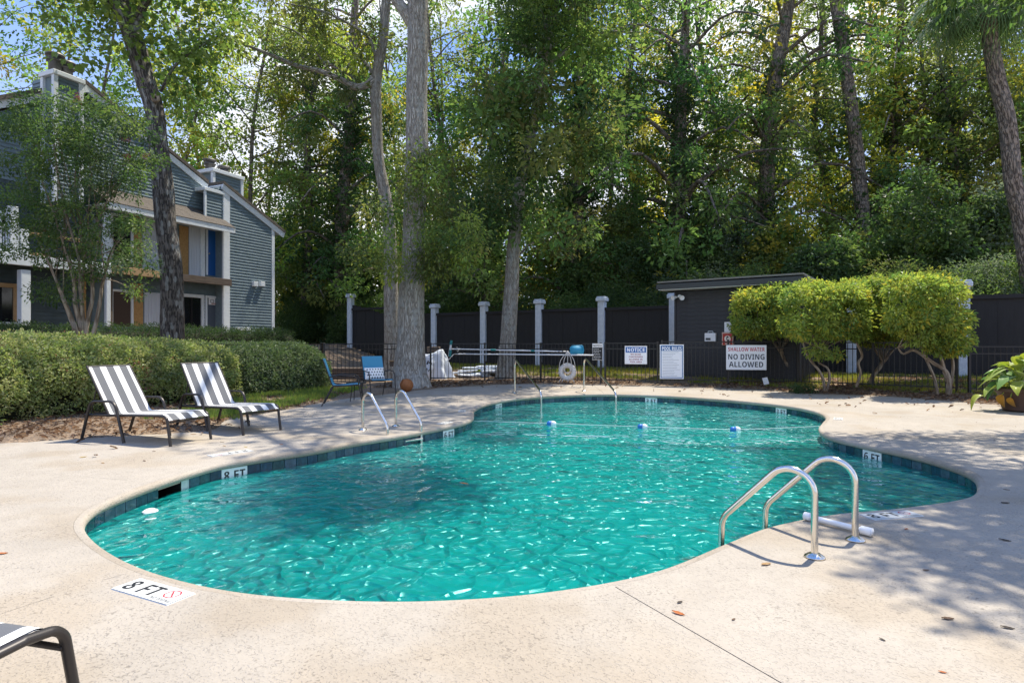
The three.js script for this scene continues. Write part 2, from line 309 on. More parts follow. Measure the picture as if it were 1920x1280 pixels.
// ---------------------------------------------------------------- the pool: coping, waterline tiles, plaster shell
const WATER = -0.165;
const pool = new THREE.Group(); pool.name = 'swimming_pool'; scene.add(pool); pool.userData = { kind: 'structure' };
{
  const nose = [[0.03, 0]]; for (let k = 0; k <= 8; k++) { const a = Math.PI / 2 - k / 8 * Math.PI; nose.push([-0.036 * Math.cos(a) - 0.004, -0.038 + 0.038 * Math.sin(a)]); } nose.push([0.035, -0.078]);
  part('coping', sweepRing(nose, 4.3), M.concrete, pool);
  const skim = nearestRing(...onGround(268, 915, -0.12)), nSkim = Math.round(0.36 / poolLength * NP / 2);
  // backing band, left open at the skimmer
  const ok = (i) => Math.abs(((i - skim + NP * 1.5) % NP) - NP / 2) > nSkim, parts = [];
  const band = (y0, y1, d) => { const P = [], ix = []; for (let i = 0; i <= NP; i++) { const [x, z] = off(ring[i % NP], d); P.push(x, y0, -z, x, y1, -z); if (i < NP && ok(i)) ix.push(i * 2, i * 2 + 2, i * 2 + 3, i * 2, i * 2 + 3, i * 2 + 1); } const g = new THREE.BufferGeometry(); g.setAttribute('position', new THREE.Float32BufferAttribute(P, 3)); g.setIndex(ix); g.computeVertexNormals(); return g; };
  part('grout_band', band(-0.26, -0.076, 0.014), M.grout, pool);
  part('pool_wall', sweepRing([[0.012, -0.255], [0.004, -0.30], [0.0, -1.2], [-0.15, -1.9]], 1), M.plaster, pool);
  // floor: shallow at the far end, sloping down to the near end
  const depth = (X, Z) => -0.50 - 0.10 * smooth(15, 12, Z) - 0.95 * smooth(12.0, 5.5, Z + 0.2 * (X - 2));
  const s = 0.3, P = [], U = [], ix = [], x0 = -4.2, z0 = 2.4, nx = 36, nz = 47;
  for (let j = 0; j <= nz; j++) for (let i = 0; i <= nx; i++) { const X = x0 + i * s, Z = z0 + j * s; P.push(X, depth(X, Z), -Z); U.push(X / 4, Z / 4); }
  for (let j = 0; j < nz; j++) for (let i = 0; i < nx; i++) { if (![[0, 0], [1, 0], [0, 1], [1, 1]].some(([a, b]) => inside(x0 + (i + a) * s, z0 + (j + b) * s, poolPolyOut))) continue; const a = j * (nx + 1) + i, b = a + 1, c = a + nx + 1, d = c + 1; ix.push(a, b, d, a, d, c); }
  const g = new THREE.BufferGeometry(); g.setAttribute('position', new THREE.Float32BufferAttribute(P, 3)); g.setAttribute('uv', new THREE.Float32BufferAttribute(U, 2)); g.setIndex(ix); g.computeVertexNormals();
  part('pool_floor', g, M.plaster, pool);
  // dark tile stripe across the floor where it starts to slope
  part('floor_stripe', grid(60, 1, (a, t) => { const X = mixn(-1.2, 5.9, a), Z = mixn(12.15, 11.0, a) + (t - 0.5) * 0.13; return [V(X, depth(X, Z) + 0.012, Z)]; }), std({ color: lin(0.01, 0.03, 0.05), roughness: 0.4 }), pool);
  // skimmer mouth: a dark box behind the tile line
  { const p = ring[skim], [cx, cz] = off(p, 0.15), m = merge([box(0.36, 0.02, 0.26, 0, 0.09, 0), box(0.36, 0.02, 0.26, 0, -0.1, 0), box(0.36, 0.2, 0.02, 0, 0, 0.14), box(0.02, 0.2, 0.26, -0.18, 0, 0), box(0.02, 0.2, 0.26, 0.18, 0, 0)]); m.rotateY(Math.atan2(p.nx, -p.nz)); m.translate(cx, -0.165, -cz); part('skimmer_mouth', m, M.dark, pool); }
  // tiles, one by one
  const tints = [[0.010, 0.045, 0.075], [0.016, 0.060, 0.085], [0.012, 0.055, 0.062], [0.030, 0.075, 0.105], [0.008, 0.032, 0.055], [0.022, 0.070, 0.078], [0.045, 0.085, 0.115]];
  const tileMats = tints.map((c, k) => std({ map: mottle(c.map((x) => x * 0.55), c.map((x) => x * 1.9), 5, 201 + k, 64), roughness: 0.22 }));
  const tileGeo = rbox(0.146, 0.15, 0.014, 0.004), count = Math.floor(poolLength / 0.152), R = rng(5);
  const marks = [[452, 878, '8 FT'], [865, 812, '6 FT'], [927, 760, '3 FT'], [1226, 751, '3 FT'], [1465, 771, '3 FT'], [1648, 856, '6 FT']].map(([x, y, s]) => [Math.round(nearestRing(...onGround(x, y, -0.13)) / NP * count), s]);
  const markMat = {};
  const markTile = (s) => (markMat[s] ??= std({ roughness: 0.3, map: print(0.3, 0.15, (x, w, h) => { x.fillStyle = '#dfe8e6'; x.fillRect(0, 0, w, h); x.fillStyle = '#1c2426'; lettering(x, s, w / 2, h * 0.53, 0.135, w * 0.86); }, 512) }));
  const markGeo = (() => { const g = rbox(0.298, 0.15, 0.015, 0.004), p = g.attributes.position, u = g.attributes.uv; for (let i = 0; i < p.count; i++) u.setXY(i, p.getX(i) / 0.298 + 0.5, p.getY(i) / 0.15 + 0.5); return g; })();
  const place = (m, k) => { const u = k / count, q = poolCurve.getPointAt(((u % 1) + 1) % 1), i = Math.round(u * NP + NP) % NP, p = ring[i]; m.position.copy(V(q.x + p.nx * 0.006, -0.153, q.y + p.nz * 0.006)); m.rotation.y = Math.atan2(-p.nx, p.nz); };
  for (let k = 0; k < count; k++) {
    const mk = marks.find(([c]) => c === k || c + 1 === k);
    const i = Math.round(k / count * NP); if (!ok(i % NP) ) continue;
    if (mk) { if (mk[0] === k) place(part('depth_tile', markGeo, markTile(mk[1]), pool, 'white depth marker tile reading ' + mk[1]), k + 0.5); continue; }
    place(part('tile', tileGeo, tileMats[Math.floor(R() * tileMats.length)], pool), k);
  }
}

// ---------------------------------------------------------------- water: a clear, faintly cloudy body that swallows red light, and its rippled surface
{
  const cells = (u, v, f, s) => {                        // distance to the nearest of scattered points, repeating
    const x = u * f, y = v * f, i = Math.floor(x), j = Math.floor(y); let d1 = 9, d2 = 9;
    for (let a = -1; a <= 1; a++) for (let b = -1; b <= 1; b++) { const p = (i + a + f * 8) % f, q = (j + b + f * 8) % f, X = i + a + hash2(p, q, s) - x, Y = j + b + hash2(p, q, s + 7) - y, d = Math.hypot(X, Y); if (d < d1) { d2 = d1; d1 = d; } else if (d < d2) d2 = d; }
    return d2 - d1;
  };
  const warp = (u, v) => [u + 0.035 * (tnoise(u, v, 9, 2, 301) - 0.5), v + 0.035 * (tnoise(u, v, 9, 2, 302) - 0.5)];
  const ripple = texture(1024, (u, v) => {
    const [a, b] = warp(u, v), calm = 0.5 + 0.5 * smooth(0.32, 0.62, tnoise(u, v, 3, 3, 303)), e1 = cells(a, b, 15, 311), e2 = cells(b + 0.31, a, 25, 312);
    return clamp(0.15 + calm * (0.72 * Math.pow(Math.max(0, 1 - e1 / 0.42), 1.15) + 0.40 * Math.pow(Math.max(0, 1 - e2 / 0.42), 1.15) * (0.4 + 0.6 * tnoise(u, v, 6, 2, 306))) * 0.8 + 0.16 * tnoise(a, b, 18, 2, 305));
  });
  const swell = texture(512, (u, v) => { const [a, b] = warp(u, v); return 0.6 * tnoise(a, b, 10, 3, 321) + 0.4 * tnoise(a, b, 34, 2, 322); });
  const water = new THREE.Group(); water.name = 'water'; water.userData = { kind: 'structure' }; scene.add(water);
  const shape = new THREE.Shape(ringPoly(0.02).map(([x, z]) => new THREE.Vector2(x, z)));
  const g = new THREE.ExtrudeGeometry(shape, { depth: 3, bevelEnabled: false }); g.rotateX(-Math.PI / 2); g.translate(0, WATER - 0.012 - 3, 0);
  { const p = g.attributes.position, u = g.attributes.uv; for (let i = 0; i < p.count; i++) u.setXY(i, p.getX(i) / 3.3, p.getZ(i) / 3.3); }
  part('water_body', g, phy({ color: lin(0.002, 0.34, 0.325), roughness: 0.30, ior: 1.6, specularIntensity: 1, specularColor: lin(0.28, 0.98, 0.92), transparent: true, opacity: 0.56, thickness: 1, attenuationColor: lin(0.03, 0.72, 0.68), attenuationDistance: 1.35, bumpMap: ripple, bumpScale: 0.075 }), water);
  const top = new THREE.ShapeGeometry(shape); top.rotateX(-Math.PI / 2); top.translate(0, WATER, 0);
  { const p = top.attributes.position, u = top.attributes.uv; for (let i = 0; i < p.count; i++) u.setXY(i, p.getX(i) / 4, p.getZ(i) / 4); }
  part('water_surface', top, phy({ color: 0xffffff, transmission: 1, thickness: 0, ior: 1.33, roughness: 0.02, bumpMap: swell, bumpScale: 0.05 }), water);
}

// ---------------------------------------------------------------- black privacy fence with painted concrete posts
const fenceZ = (X) => 28 - 0.66 * X;
{
  const xs = []; for (let k = 0; k <= 11; k++) xs.push(-8.92 + 2.535 * k);
  const turn = Math.atan2(0.66, 1);                     // the line runs to the right and towards the camera
  const postGeo = merge([rbox(0.29, 2.86, 0.29, 0.02, 0, 1.43, 0), rbox(0.40, 0.17, 0.40, 0.03, 0, 2.94, 0), rbox(0.34, 0.06, 0.34, 0.02, 0, 3.05, 0)]);
  const where = ['farthest, behind the blue chairs', 'hidden behind the two pale trunks', 'behind the white tarp heap', 'left of the slim grey trunk', 'right of the slim grey trunk', 'behind the black notice sign', 'at the left edge of the shed', 'behind the shed', 'behind the middle of the clipped shrubs', 'at the right end of the clipped shrubs', 'beyond the right frame edge', 'last of the row'];
  xs.forEach((X, k) => {
    if (k === 1 || k === 7 || k > 9) return;
    const p = thing('concrete_post', 'pale blue-grey concrete fence post with flat cap, ' + where[k], 'post', V(X, height(X, fenceZ(X)) - 0.12, fenceZ(X)), -turn, 'pale posts of the black privacy fence');
    part('shaft', metreUV(rbox(0.29, 2.88, 0.29, 0.02, 0, 1.44, 0), 1), M.post, p); part('cap', metreUV(merge([rbox(0.42, 0.15, 0.42, 0.03, 0, 2.955, 0), rbox(0.36, 0.05, 0.36, 0.02, 0, 3.06, 0)]), 1), M.post, p);
  });
  const f = thing('privacy_fence', 'tall black board fence between pale posts along the back of the yard', 'fence');
  const nb = 8, R = rng(11), board = box(0.352, 2.36, 0.03), rail = box(2.86, 0.12, 0.05);
  for (let k = 0; k < 11; k++) {
    const len = 2.535 * Math.hypot(1, 0.66), dirX = 1 / Math.hypot(1, 0.66), dirZ = -0.66 * dirX, a = xs[k] - 0.02;
    for (let b = 0; b < nb; b++) {
      const t = (b + 0.5) / nb * (len - 0.26) + 0.15, X = a + dirX * t, Z = fenceZ(a) + dirZ * t, m = part('board', board, M.blackPanel, f);
      m.position.copy(V(X, height(X, Z) + 1.22, Z + 0.01 * (b % 2))); m.rotation.y = -turn;
    }
    for (const y of [2.44, 0.12]) { const t = len / 2, X = a + dirX * t, Z = fenceZ(a) + dirZ * t, m = part('rail', rail, M.blackPanel, f); m.position.copy(V(X - 0.03, height(X, Z) + y, Z - 0.05)); m.rotation.y = -turn; }
  }
}

// ---------------------------------------------------------------- low black metal fence: posts, two top rails, a bottom rail, every picket
function metalFence(name, label, pts, { h = 1.27, step = 0.125, postEvery = 2.0, gate = false, ends = true } = {}) {
  const f = thing(name, label, gate ? 'gate' : 'fence');
  const picket = box(0.016, h - 0.09, 0.016, 0, 0, 0);
  for (let s = 0; s + 1 < pts.length; s++) {
    const [ax, az] = pts[s], [bx, bz] = pts[s + 1], L = Math.hypot(bx - ax, bz - az), turn = Math.atan2(bz - az, bx - ax);
    const at = (d) => { const t = d / L, X = mixn(ax, bx, t), Z = mixn(az, bz, t); return [X, Math.max(0, height(X, Z)), Z]; };
    const y0 = (at(0)[1] + at(L)[1]) / 2, put = (n, g, d, y) => { const [X, , Z] = at(d), m = part(n, g, M.black, f); m.position.copy(V(X, y, Z)); m.rotation.y = turn; return m; };
    const span = L - 0.05, rail = box(span, 0.03, 0.028);
    for (const y of [h - 0.015, h - 0.19, 0.10]) put('rail', rail, L / 2, y0 + y);
    const n = Math.floor((L - 0.08) / step), o = (L - (n - 1) * step) / 2;
    for (let k = 0; k < n; k++) put('picket', picket, o + k * step, y0 + 0.055 + (h - 0.09) / 2);
    const np = Math.max(1, Math.round(L / postEvery)), post = merge([rbox(0.058, h + 0.02, 0.058, 0.004, 0, (h + 0.02) / 2, 0), rbox(0.066, 0.02, 0.066, 0.006, 0, h + 0.03, 0)]);
    for (let k = s ? 1 : ends ? 0 : 1; k <= np - (ends || s + 2 < pts.length ? 0 : 1); k++) put('post', post, L * k / np, y0 - 0.02);
  }
  return f;
}
metalFence('metal_fence', 'black metal picket fence running through the big clipped hedge', [[-9.45, 9.4], [-7.35, 14.9], [-5.88, 18.9]], { step: 0.15 });
metalFence('metal_fence', 'short black metal fence run behind the two blue chairs', [[-5.82, 18.95], [-3.6, 20.25]]);
metalFence('metal_fence', 'black metal picket fence carrying the pool poles and the life ring', [[-2.75, 20.7], [-0.93, 20.9], [2.82, 19.42]]);
metalFence('metal_gate', 'black metal picket gate with the blue and white notice sign', [[2.95, 19.38], [4.5, 18.93]], { gate: true });
metalFence('metal_fence', 'black metal picket fence in front of the dark shed with two white signs', [[4.62, 18.88], [8.40, 18.02]]);
metalFence('metal_fence', 'black metal picket fence behind the clipped shrub trunks', [[8.48, 17.98], [11.25, 15.5]], { h: 1.25 });
metalFence('metal_gate', 'black metal gate behind the potted hosta', [[11.42, 15.3], [14.4, 15.0]], { h: 1.16, gate: true, step: 0.14 });

// ---------------------------------------------------------------- dark equipment shed with a lean-to roof
{
  const a = [5.5, 20.6], b = [8.5, 18.32], ux = b[0] - a[0], uz = b[1] - a[1], L = Math.hypot(ux, uz), turn = Math.atan2(uz, ux), D = 2.6;
  const t = thing('pool_shed', 'dark grey lap-sided equipment shed with flat lean-to roof behind the fence', 'shed', V(a[0], 0, a[1]), turn);
  // local x along the front wall, z towards the pool
  const plank = (w, h) => { const g = grid(1, 3, (u, v, i, j) => { const pts = [[0, 0], [0.0, 0.016], [h, 0.003], [h, -0.01]]; return [new THREE.Vector3(u * w, pts[j][0], pts[j][1]), u * w, pts[j][0]]; }).toNonIndexed(); g.computeVertexNormals(); return g; };
  const rows = 22, hh = 3.02 / rows, front = plank(L, hh), side = plank(D, hh);
  part('wall', box(L - 0.04, 3.0, D - 0.04, L / 2, 1.5, -D / 2), M.shed, t);
  for (let k = 0; k < rows; k++) { const m = part('plank', front, M.shed, t); m.position.set(0, k * hh, 0); const s = part('plank', side, M.shed, t); s.rotation.y = Math.PI / 2; s.position.set(L, k * hh, 0); const q = part('plank', side, M.shed, t); q.rotation.y = -Math.PI / 2; q.position.set(0, k * hh, -D); }
  for (const x of [0.0, L]) part('corner_board', rbox(0.07, 3.02, 0.07, 0.005, x, 1.51, 0.0), M.shed, t);
  part('foundation', box(L + 0.03, 0.34, D + 0.03, L / 2, -0.12, -D / 2), std({ color: lin(0.06, 0.06, 0.062), roughness: 0.9 }), t);
  const roof = part('roof', box(L + 0.75, 0.05, D + 0.75, 0, 0, 0), std({ map: mottle([0.16, 0.15, 0.13], [0.30, 0.28, 0.25], 20, 131), roughness: 0.95 }), t); roof.position.set(L / 2 - 0.08, 3.27, -D / 2 + 0.1); roof.rotation.x = -0.03;
  part('fascia', rbox(L + 0.75, 0.17, 0.04, 0.008, L / 2 - 0.08, 3.16, 0.50), M.shedTrim, t);
  for (const x of [-0.48, L + 0.32]) part('fascia', rbox(0.04, 0.17, D + 0.72, 0.008, x, 3.16, -D / 2 + 0.1), M.shedTrim, t);
  part('soffit', box(L + 0.66, 0.02, 0.48, L / 2 - 0.08, 3.065, 0.24), M.trim, t);
  // flood light with two heads under the eave at the left corner
  const local = (x, y, z) => t.localToWorld(new THREE.Vector3(x, y, z)); t.updateMatrixWorld();
  const fl = thing('flood_light', 'white twin-head flood light under the shed eave', 'lamp', local(0.16, 2.86, 0.03), turn);
  part('mount', lathe([[0, 0], [0.06, 0], [0.055, 0.05], [0, 0.055]], 16).rotateX(Math.PI / 2), M.white, fl);
  for (const s of [-1, 1]) {
    const hd = part('lamp_head', lathe([[0, -0.10], [0.035, -0.10], [0.045, -0.02], [0.078, 0.07], [0.082, 0.085], [0.074, 0.085], [0.05, 0.06], [0, 0.055]], 20), M.white, fl);
    hd.position.set(s * 0.12, -0.05, 0.14); hd.rotation.set(1.9, 0, -s * 0.5);
    part('arm', bar(new THREE.Vector3(0, 0, 0.04), new THREE.Vector3(s * 0.10, -0.03, 0.09), 0.014), M.white, fl);
  }
  // small fittings on the wall
  const onWall = (px, py) => { const k = (px - 960) / FOCAL, q = (k * a[1] - a[0]) / (ux - k * uz), Z = a[1] + uz * q; return [q * L, EYE - (py - 640) * Z / FOCAL, Z / FOCAL]; };
  { const [x, y, m] = onWall(1334, 632), e = thing('meter_box', 'small white electric box with conduit on the dark shed wall', 'box', local(x, y, 0.07), turn); part('housing', rbox(0.36, 0.27, 0.11, 0.015), M.white, e); part('conduit', pipe([new THREE.Vector3(-0.08, 0.13, 0), new THREE.Vector3(-0.08, 0.19, 0), new THREE.Vector3(0.08, 0.19, 0), new THREE.Vector3(0.08, 0.13, 0)], 0.012, 0.03), M.trim, e); part('label_plate', box(0.16, 0.07, 0.004, -0.06, -0.06, 0.057), M.shedTrim, e); }
  { const [x, y] = onWall(1368, 614), e = solo('paper_notice', box(0.30, 0.36, 0.004), M.white, 'blank white paper sheet above the red phone box', 'notice', null, local(x, y, 0.028)); e.rotation.y = turn; }
  {
    const [x, y] = onWall(1367, 635), e = thing('phone_box', 'red emergency phone box with white handset symbol on the shed wall', 'phone box', local(x, y, 0.08), turn);
    part('housing', rbox(0.36, 0.42, 0.10, 0.012), std({ color: lin(0.62, 0.42, 0.34), roughness: 0.5 }), e);
    part('face_plate', box(0.30, 0.36, 0.006, 0, -0.015, 0.054), std({ roughness: 0.45, map: print(0.3, 0.36, (c, w, h) => { c.fillStyle = '#b5301f'; c.fillRect(0, 0, w, h); c.fillStyle = '#f0e3d4'; c.beginPath(); c.arc(w / 2, h * 0.45, 0.1, 0, 7); c.fill(); c.strokeStyle = '#2a2320'; c.lineWidth = 0.026; c.lineCap = 'round'; c.beginPath(); c.arc(w / 2 + 0.05, h * 0.43, 0.075, 2.2, 4.1); c.stroke(); c.lineWidth = 0.045; c.beginPath(); c.moveTo(w / 2 - 0.01, h * 0.29); c.lineTo(w / 2 + 0.012, h * 0.31); c.moveTo(w / 2 + 0.01, h * 0.59); c.lineTo(w / 2 + 0.03, h * 0.575); c.stroke(); c.fillStyle = '#f0e3d4'; c.fillRect(w * 0.25, h * 0.84, w * 0.5, 0.035); }, 512) }), e);
  }
}

// ---------------------------------------------------------------- signs on the metal fence
function sign(name, label, pos, turn, w, h, draw, px = 400) {
  const s = thing(name, label, 'sign', pos, turn);
  part('backing', rbox(w, h, 0.012, 0.02), M.white, s);
  part('print', new THREE.PlaneGeometry(w - 0.02, h - 0.02).translate(0, 0, 0.0085), std({ map: print(w, h, draw, px), roughness: 0.5 }), s); return s;
}
const fit = (c, s, x, y, size, w, weight = 'bold') => { lettering(c, s, x, y, size, w, weight); };
const squiggle = (c, x, y, w, h, R) => { for (let q = x; q < x + w;) { const l = h * (1 + 3 * R()); c.fillRect(q, y, Math.min(l, x + w - q), h); q += l + h * 0.7; } };
sign('notice_sign', 'white and blue sign reading NOTICE about glass containers, on the gate', A(1192, 665.5, 18.98).add(V(0, 0, -0.03)), -0.28, 0.68, 0.56, (c, w, h) => {
  c.fillStyle = '#eef1f4'; c.fillRect(0, 0, w, h); c.fillStyle = '#1d5ea8'; c.fillRect(0.02, 0.02, w - 0.04, 0.18); c.fillStyle = '#fff'; fit(c, 'NOTICE', w / 2, 0.115, 0.16, w - 0.1);
  c.fillStyle = '#8a2f45'; ['NO GLASS', 'CONTAINERS', 'ALLOWED IN', 'POOL AREA'].forEach((s, i) => fit(c, s, w / 2, 0.25 + i * 0.082, 0.07, w - 0.14));
});
sign('pool_rules_sign', 'tall white sign with blue border and POOL RULES heading, on the fence', A(1259, 678, 18.45).add(V(0, 0, -0.05)), -0.2, 0.70, 1.03, (c, w, h) => {
  const R = rng(71); c.fillStyle = '#e9eef3'; c.fillRect(0, 0, w, h); c.strokeStyle = '#1d5c96'; c.lineWidth = 0.022; c.strokeRect(0.03, 0.03, w - 0.06, h - 0.06); c.fillStyle = '#1d5c96'; c.fillRect(0.03, 0.03, w - 0.06, 0.15); c.fillStyle = '#fff'; fit(c, 'POOL RULES', w / 2, 0.11, 0.15, w - 0.1);
  c.fillStyle = '#5a6a76'; for (let y = 0.22; y < h - 0.08; y += 0.048) squiggle(c, 0.075, y, (w - 0.15) * (0.45 + 0.55 * R()), 0.009, R);
});
sign('shallow_water_sign', 'large white sign reading SHALLOW WATER NO DIVING ALLOWED, in front of the shed', A(1399.5, 670, 18.0), -0.22, 1.12, 0.73, (c, w, h) => {
  c.fillStyle = '#e6eaef'; c.fillRect(0, 0, w, h); c.fillStyle = '#b02a3a'; fit(c, 'SHALLOW WATER', w / 2, 0.125, 0.155, w - 0.08); c.fillStyle = '#1f2a38'; fit(c, 'NO DIVING', w / 2, 0.345, 0.225, w - 0.06); fit(c, 'ALLOWED', w / 2, 0.575, 0.225, w - 0.14);
});
sign('black_notice_sign', 'small black sign headed NOTICE hung beside the pool net', A(1120.5, 659.5, 19.35), -0.3, 0.33, 0.52, (c, w, h) => {
  const R = rng(72); c.fillStyle = '#15161a'; c.fillRect(0, 0, w, h); c.fillStyle = '#e6e6e2'; c.fillRect(0, 0, w, 0.115); c.fillStyle = '#1a1a1c'; fit(c, 'NOTICE', w / 2, 0.062, 0.09, w - 0.04); c.fillStyle = '#c9c9c6'; for (let y = 0.16; y < h - 0.03; y += 0.052) squiggle(c, 0.03, y, (w - 0.06) * (0.6 + 0.4 * R()), 0.018, R);
});
solo('paper_scrap', box(0.17, 0.2, 0.01), M.white, 'small white card leaning at the foot of the shed', 'card', null, A(1436, 714, 17.6)).rotation.set(-0.25, 0.2, 0.2);

// ---------------------------------------------------------------- the grey-blue two-storey house on the left
{
  const O = [-12.63, 27], u = [0.40, 0.9165], n = [0.9165, -0.40], base = 1.0;
  const house = thing('house', 'grey-blue lap-sided two-storey house with boarded openings and two chimneys', 'house', V(O[0], 0, O[1]), Math.atan2(u[1], u[0]));
  const at = (px, py, d = 0) => { const k = (px - 960) / FOCAL, ox = O[0] + n[0] * d, oz = O[1] + n[1] * d, s = (k * oz - ox) / (u[0] - k * u[1]), Z = oz + u[1] * s; return [s, EYE - (py - 640) * Z / FOCAL]; };
  const hp = (a, parent = house) => (n_, g, m, l) => part(n_, g, m, parent, l);
  const P = hp();
  // lapped boards over a convex outline [[s, y] ...] standing d metres out
  function lap(poly, d, row = 0.132, face = 1) {
    const ys = poly.map((q) => q[1]), y0 = Math.min(...ys), y1 = Math.max(...ys), pos = [], uv = [];
    const span = (y) => { let a = 1e9, b = -1e9; for (let i = 0; i < poly.length; i++) { const [x0, p] = poly[i], [x1, q] = poly[(i + 1) % poly.length]; if ((p <= y && q >= y) || (q <= y && p >= y)) { const t = Math.abs(q - p) < 1e-9 ? 0 : (y - p) / (q - p); for (const x of Math.abs(q - p) < 1e-9 ? [x0, x1] : [x0 + (x1 - x0) * t]) { a = Math.min(a, x); b = Math.max(b, x); } } } return [a, b]; };
    const quad = (a, b, c, e) => { for (const q of [a, b, c, a, c, e]) { pos.push(...q); uv.push(q[0] / 2, q[1] / 2); } };
    for (let y = y0; y < y1 - 0.01; y += row) {
      const t = Math.min(y + row, y1 - 1e-4), [a, b] = span(y + 1e-4), [c, e] = span(t);
      quad([a, y, d + 0.034], [b, y, d + 0.034], [e, t, d + 0.004], [c, t, d + 0.004]);
      quad([a, y, d - 0.01], [b, y, d - 0.01], [b, y, d + 0.034], [a, y, d + 0.034]);
    }
    const g = new THREE.BufferGeometry(); g.setAttribute('position', new THREE.Float32BufferAttribute(pos, 3)); g.setAttribute('uv', new THREE.Float32BufferAttribute(uv, 2)); g.computeVertexNormals(); return g;
  }
  const slab = (poly, d0, d1) => { const sh = new THREE.Shape(poly.map(([a, b]) => new THREE.Vector2(a, b))); const g = new THREE.ExtrudeGeometry(sh, { depth: d1 - d0, bevelEnabled: false }); g.translate(0, 0, d0); return metreUV(g, 1); };
  const rect = (x0, y0, x1, y1, d0, d1) => { const [a, b] = [Math.min(x0, x1), Math.max(x0, x1)], [c, e] = [Math.min(y0, y1), Math.max(y0, y1)]; return metreUV(rbox(b - a, e - c, d1 - d0, 0.012, (a + b) / 2, (c + e) / 2, (d0 + d1) / 2), 1); };
  const pxRect = (px0, py0, px1, py1, d0, d1) => { const [a, b] = at(px0, py0, d1), [c, e] = at(px1, py1, d1); return rect(a, b, c, e, d0, d1); };
  const strip = (a, b, w, d0, d1) => { const dx = b[0] - a[0], dy = b[1] - a[1], l = Math.hypot(dx, dy), nx = -dy / l * w, ny = dx / l * w; return slab([[a[0], a[1]], [b[0], b[1]], [b[0] - nx, b[1] - ny], [a[0] - nx, a[1] - ny]], d0, d1); };
  const foot = base - 0.1;
  // right-hand bay: gable-shaped wall, corner boards, rake and roof
  const [eL, eT] = at(419, 352), [eR, eB] = at(513, 428);
  const gable = [[eL, foot], [eR, foot], [eR, eB], [eL, eT]];
  P('wall', slab(gable, -7, -0.02), M.siding); P('siding', lap(gable, 0), M.siding).userData.kind = 'stuff';
  P('corner_board', rect(eL - 0.05, foot, eL + 0.30, eT - 0.1, -0.06, 0.04), M.trim); P('corner_board', rect(eR - 0.16, foot, eR + 0.02, eB - 0.05, -0.06, 0.04), M.trim);
  const sl = (eB - eT) / (eR - eL), rk0 = [eL - 0.08, eT + 0.16], rk1 = [eR + 0.66, eB + 0.16 + sl * 0.66];
  P('rake_board', strip(rk0, rk1, 0.26, 0.035, 0.075), M.trim); P('roof', slab([[rk0[0], rk0[1]], [rk1[0], rk1[1]], [rk1[0] + 0.02, rk1[1] + 0.12], [rk0[0], rk0[1] + 0.12]], -7.4, 0.11), M.shingle); P('soffit', strip([rk0[0], rk0[1] - 0.03], [rk1[0], rk1[1] - 0.03], 0.04, -7.2, 0.03), M.trim);
  for (const px of [475, 488]) P('vent_hood', rect(at(px, 533)[0] - 0.13, at(px, 537)[1], at(px, 533)[0] + 0.13, at(px, 528)[1], 0.0, 0.16), M.trim);
  P('vent_grille', rect(at(440, 618)[0], at(440, 619)[1], at(468, 618)[0], at(440, 613)[1], 0.0, 0.06), M.trim);
  // second, higher gable wall to the left of it with its rake
  const dG = -0.55, [gL, gT] = at(172, 178, dG), [gR, gB] = at(384, 350, dG), bayTop = at(384, 372, dG)[1];
  const gab2 = [[gL, foot + 3], [gR + 0.1, foot + 3], [gR + 0.1, gB], [gL, gT]];
  P('wall', slab(gab2, -7, dG - 0.02), M.siding); P('siding', lap(gab2, dG), M.siding).userData.kind = 'stuff';
  const s2 = (gB - gT) / (gR - gL); P('rake_board', strip([gL - 0.3, gT + 0.16 - s2 * 0.3], [gR + 0.1, gB + 0.16 + s2 * 0.1], 0.24, dG + 0.036, dG + 0.08), M.trim); P('roof', slab([[gL - 0.3, gT + 0.16 - s2 * 0.3], [gR + 0.1, gB + 0.16], [gR + 0.1, gB + 0.30], [gL - 0.3, gT + 0.30 - s2 * 0.3]], -7.4, dG + 0.12), M.shingle);
  P('roof', slab([[gL - 4.6, gT - 2.2], [gL - 0.3, gT + 0.1 - s2 * 0.3], [gL - 0.3, gT + 0.24 - s2 * 0.3], [gL - 4.6, gT - 2.04]], -7.4, dG + 0.22), M.shingle); P('rake_board', strip([gL - 4.6, gT - 2.2], [gL - 0.3, gT + 0.1 - s2 * 0.3], 0.24, dG + 0.08, dG + 0.14), M.trim);
  const gab3 = [[gL - 8, foot], [gL, foot], [gL, gT - 0.2], [gL - 4.4, gT - 2.3], [gL - 8, gT - 4]]; P('wall', slab(gab3, -7, dG - 0.02), M.siding); P('siding', lap(gab3.slice(0, 3).concat([[gL - 4.4, gT - 2.3], [gL - 8, gT - 4]]), dG), M.siding).userData.kind = 'stuff';
  // part of the right bay's side wall that shows above the porch roof
  { const [a, b] = at(384, 356, -0.02), [c] = at(418, 356, -0.02); P('siding', lap([[a, at(384, 412, -0.02)[1]], [c, at(384, 412, -0.02)[1]], [c, at(418, 349, -0.02)[1]], [a, at(384, 356, -0.02)[1]]], -0.02), M.siding).userData.kind = 'stuff'; P('trim_board', rect(a - 0.06, at(384, 412)[1], a + 0.04, b, -0.05, 0.03), M.trim); P('cap_board', rect(a - 0.1, b - 0.02, c + 0.05, b + 0.12, -1.5, 0.06), M.trim); }
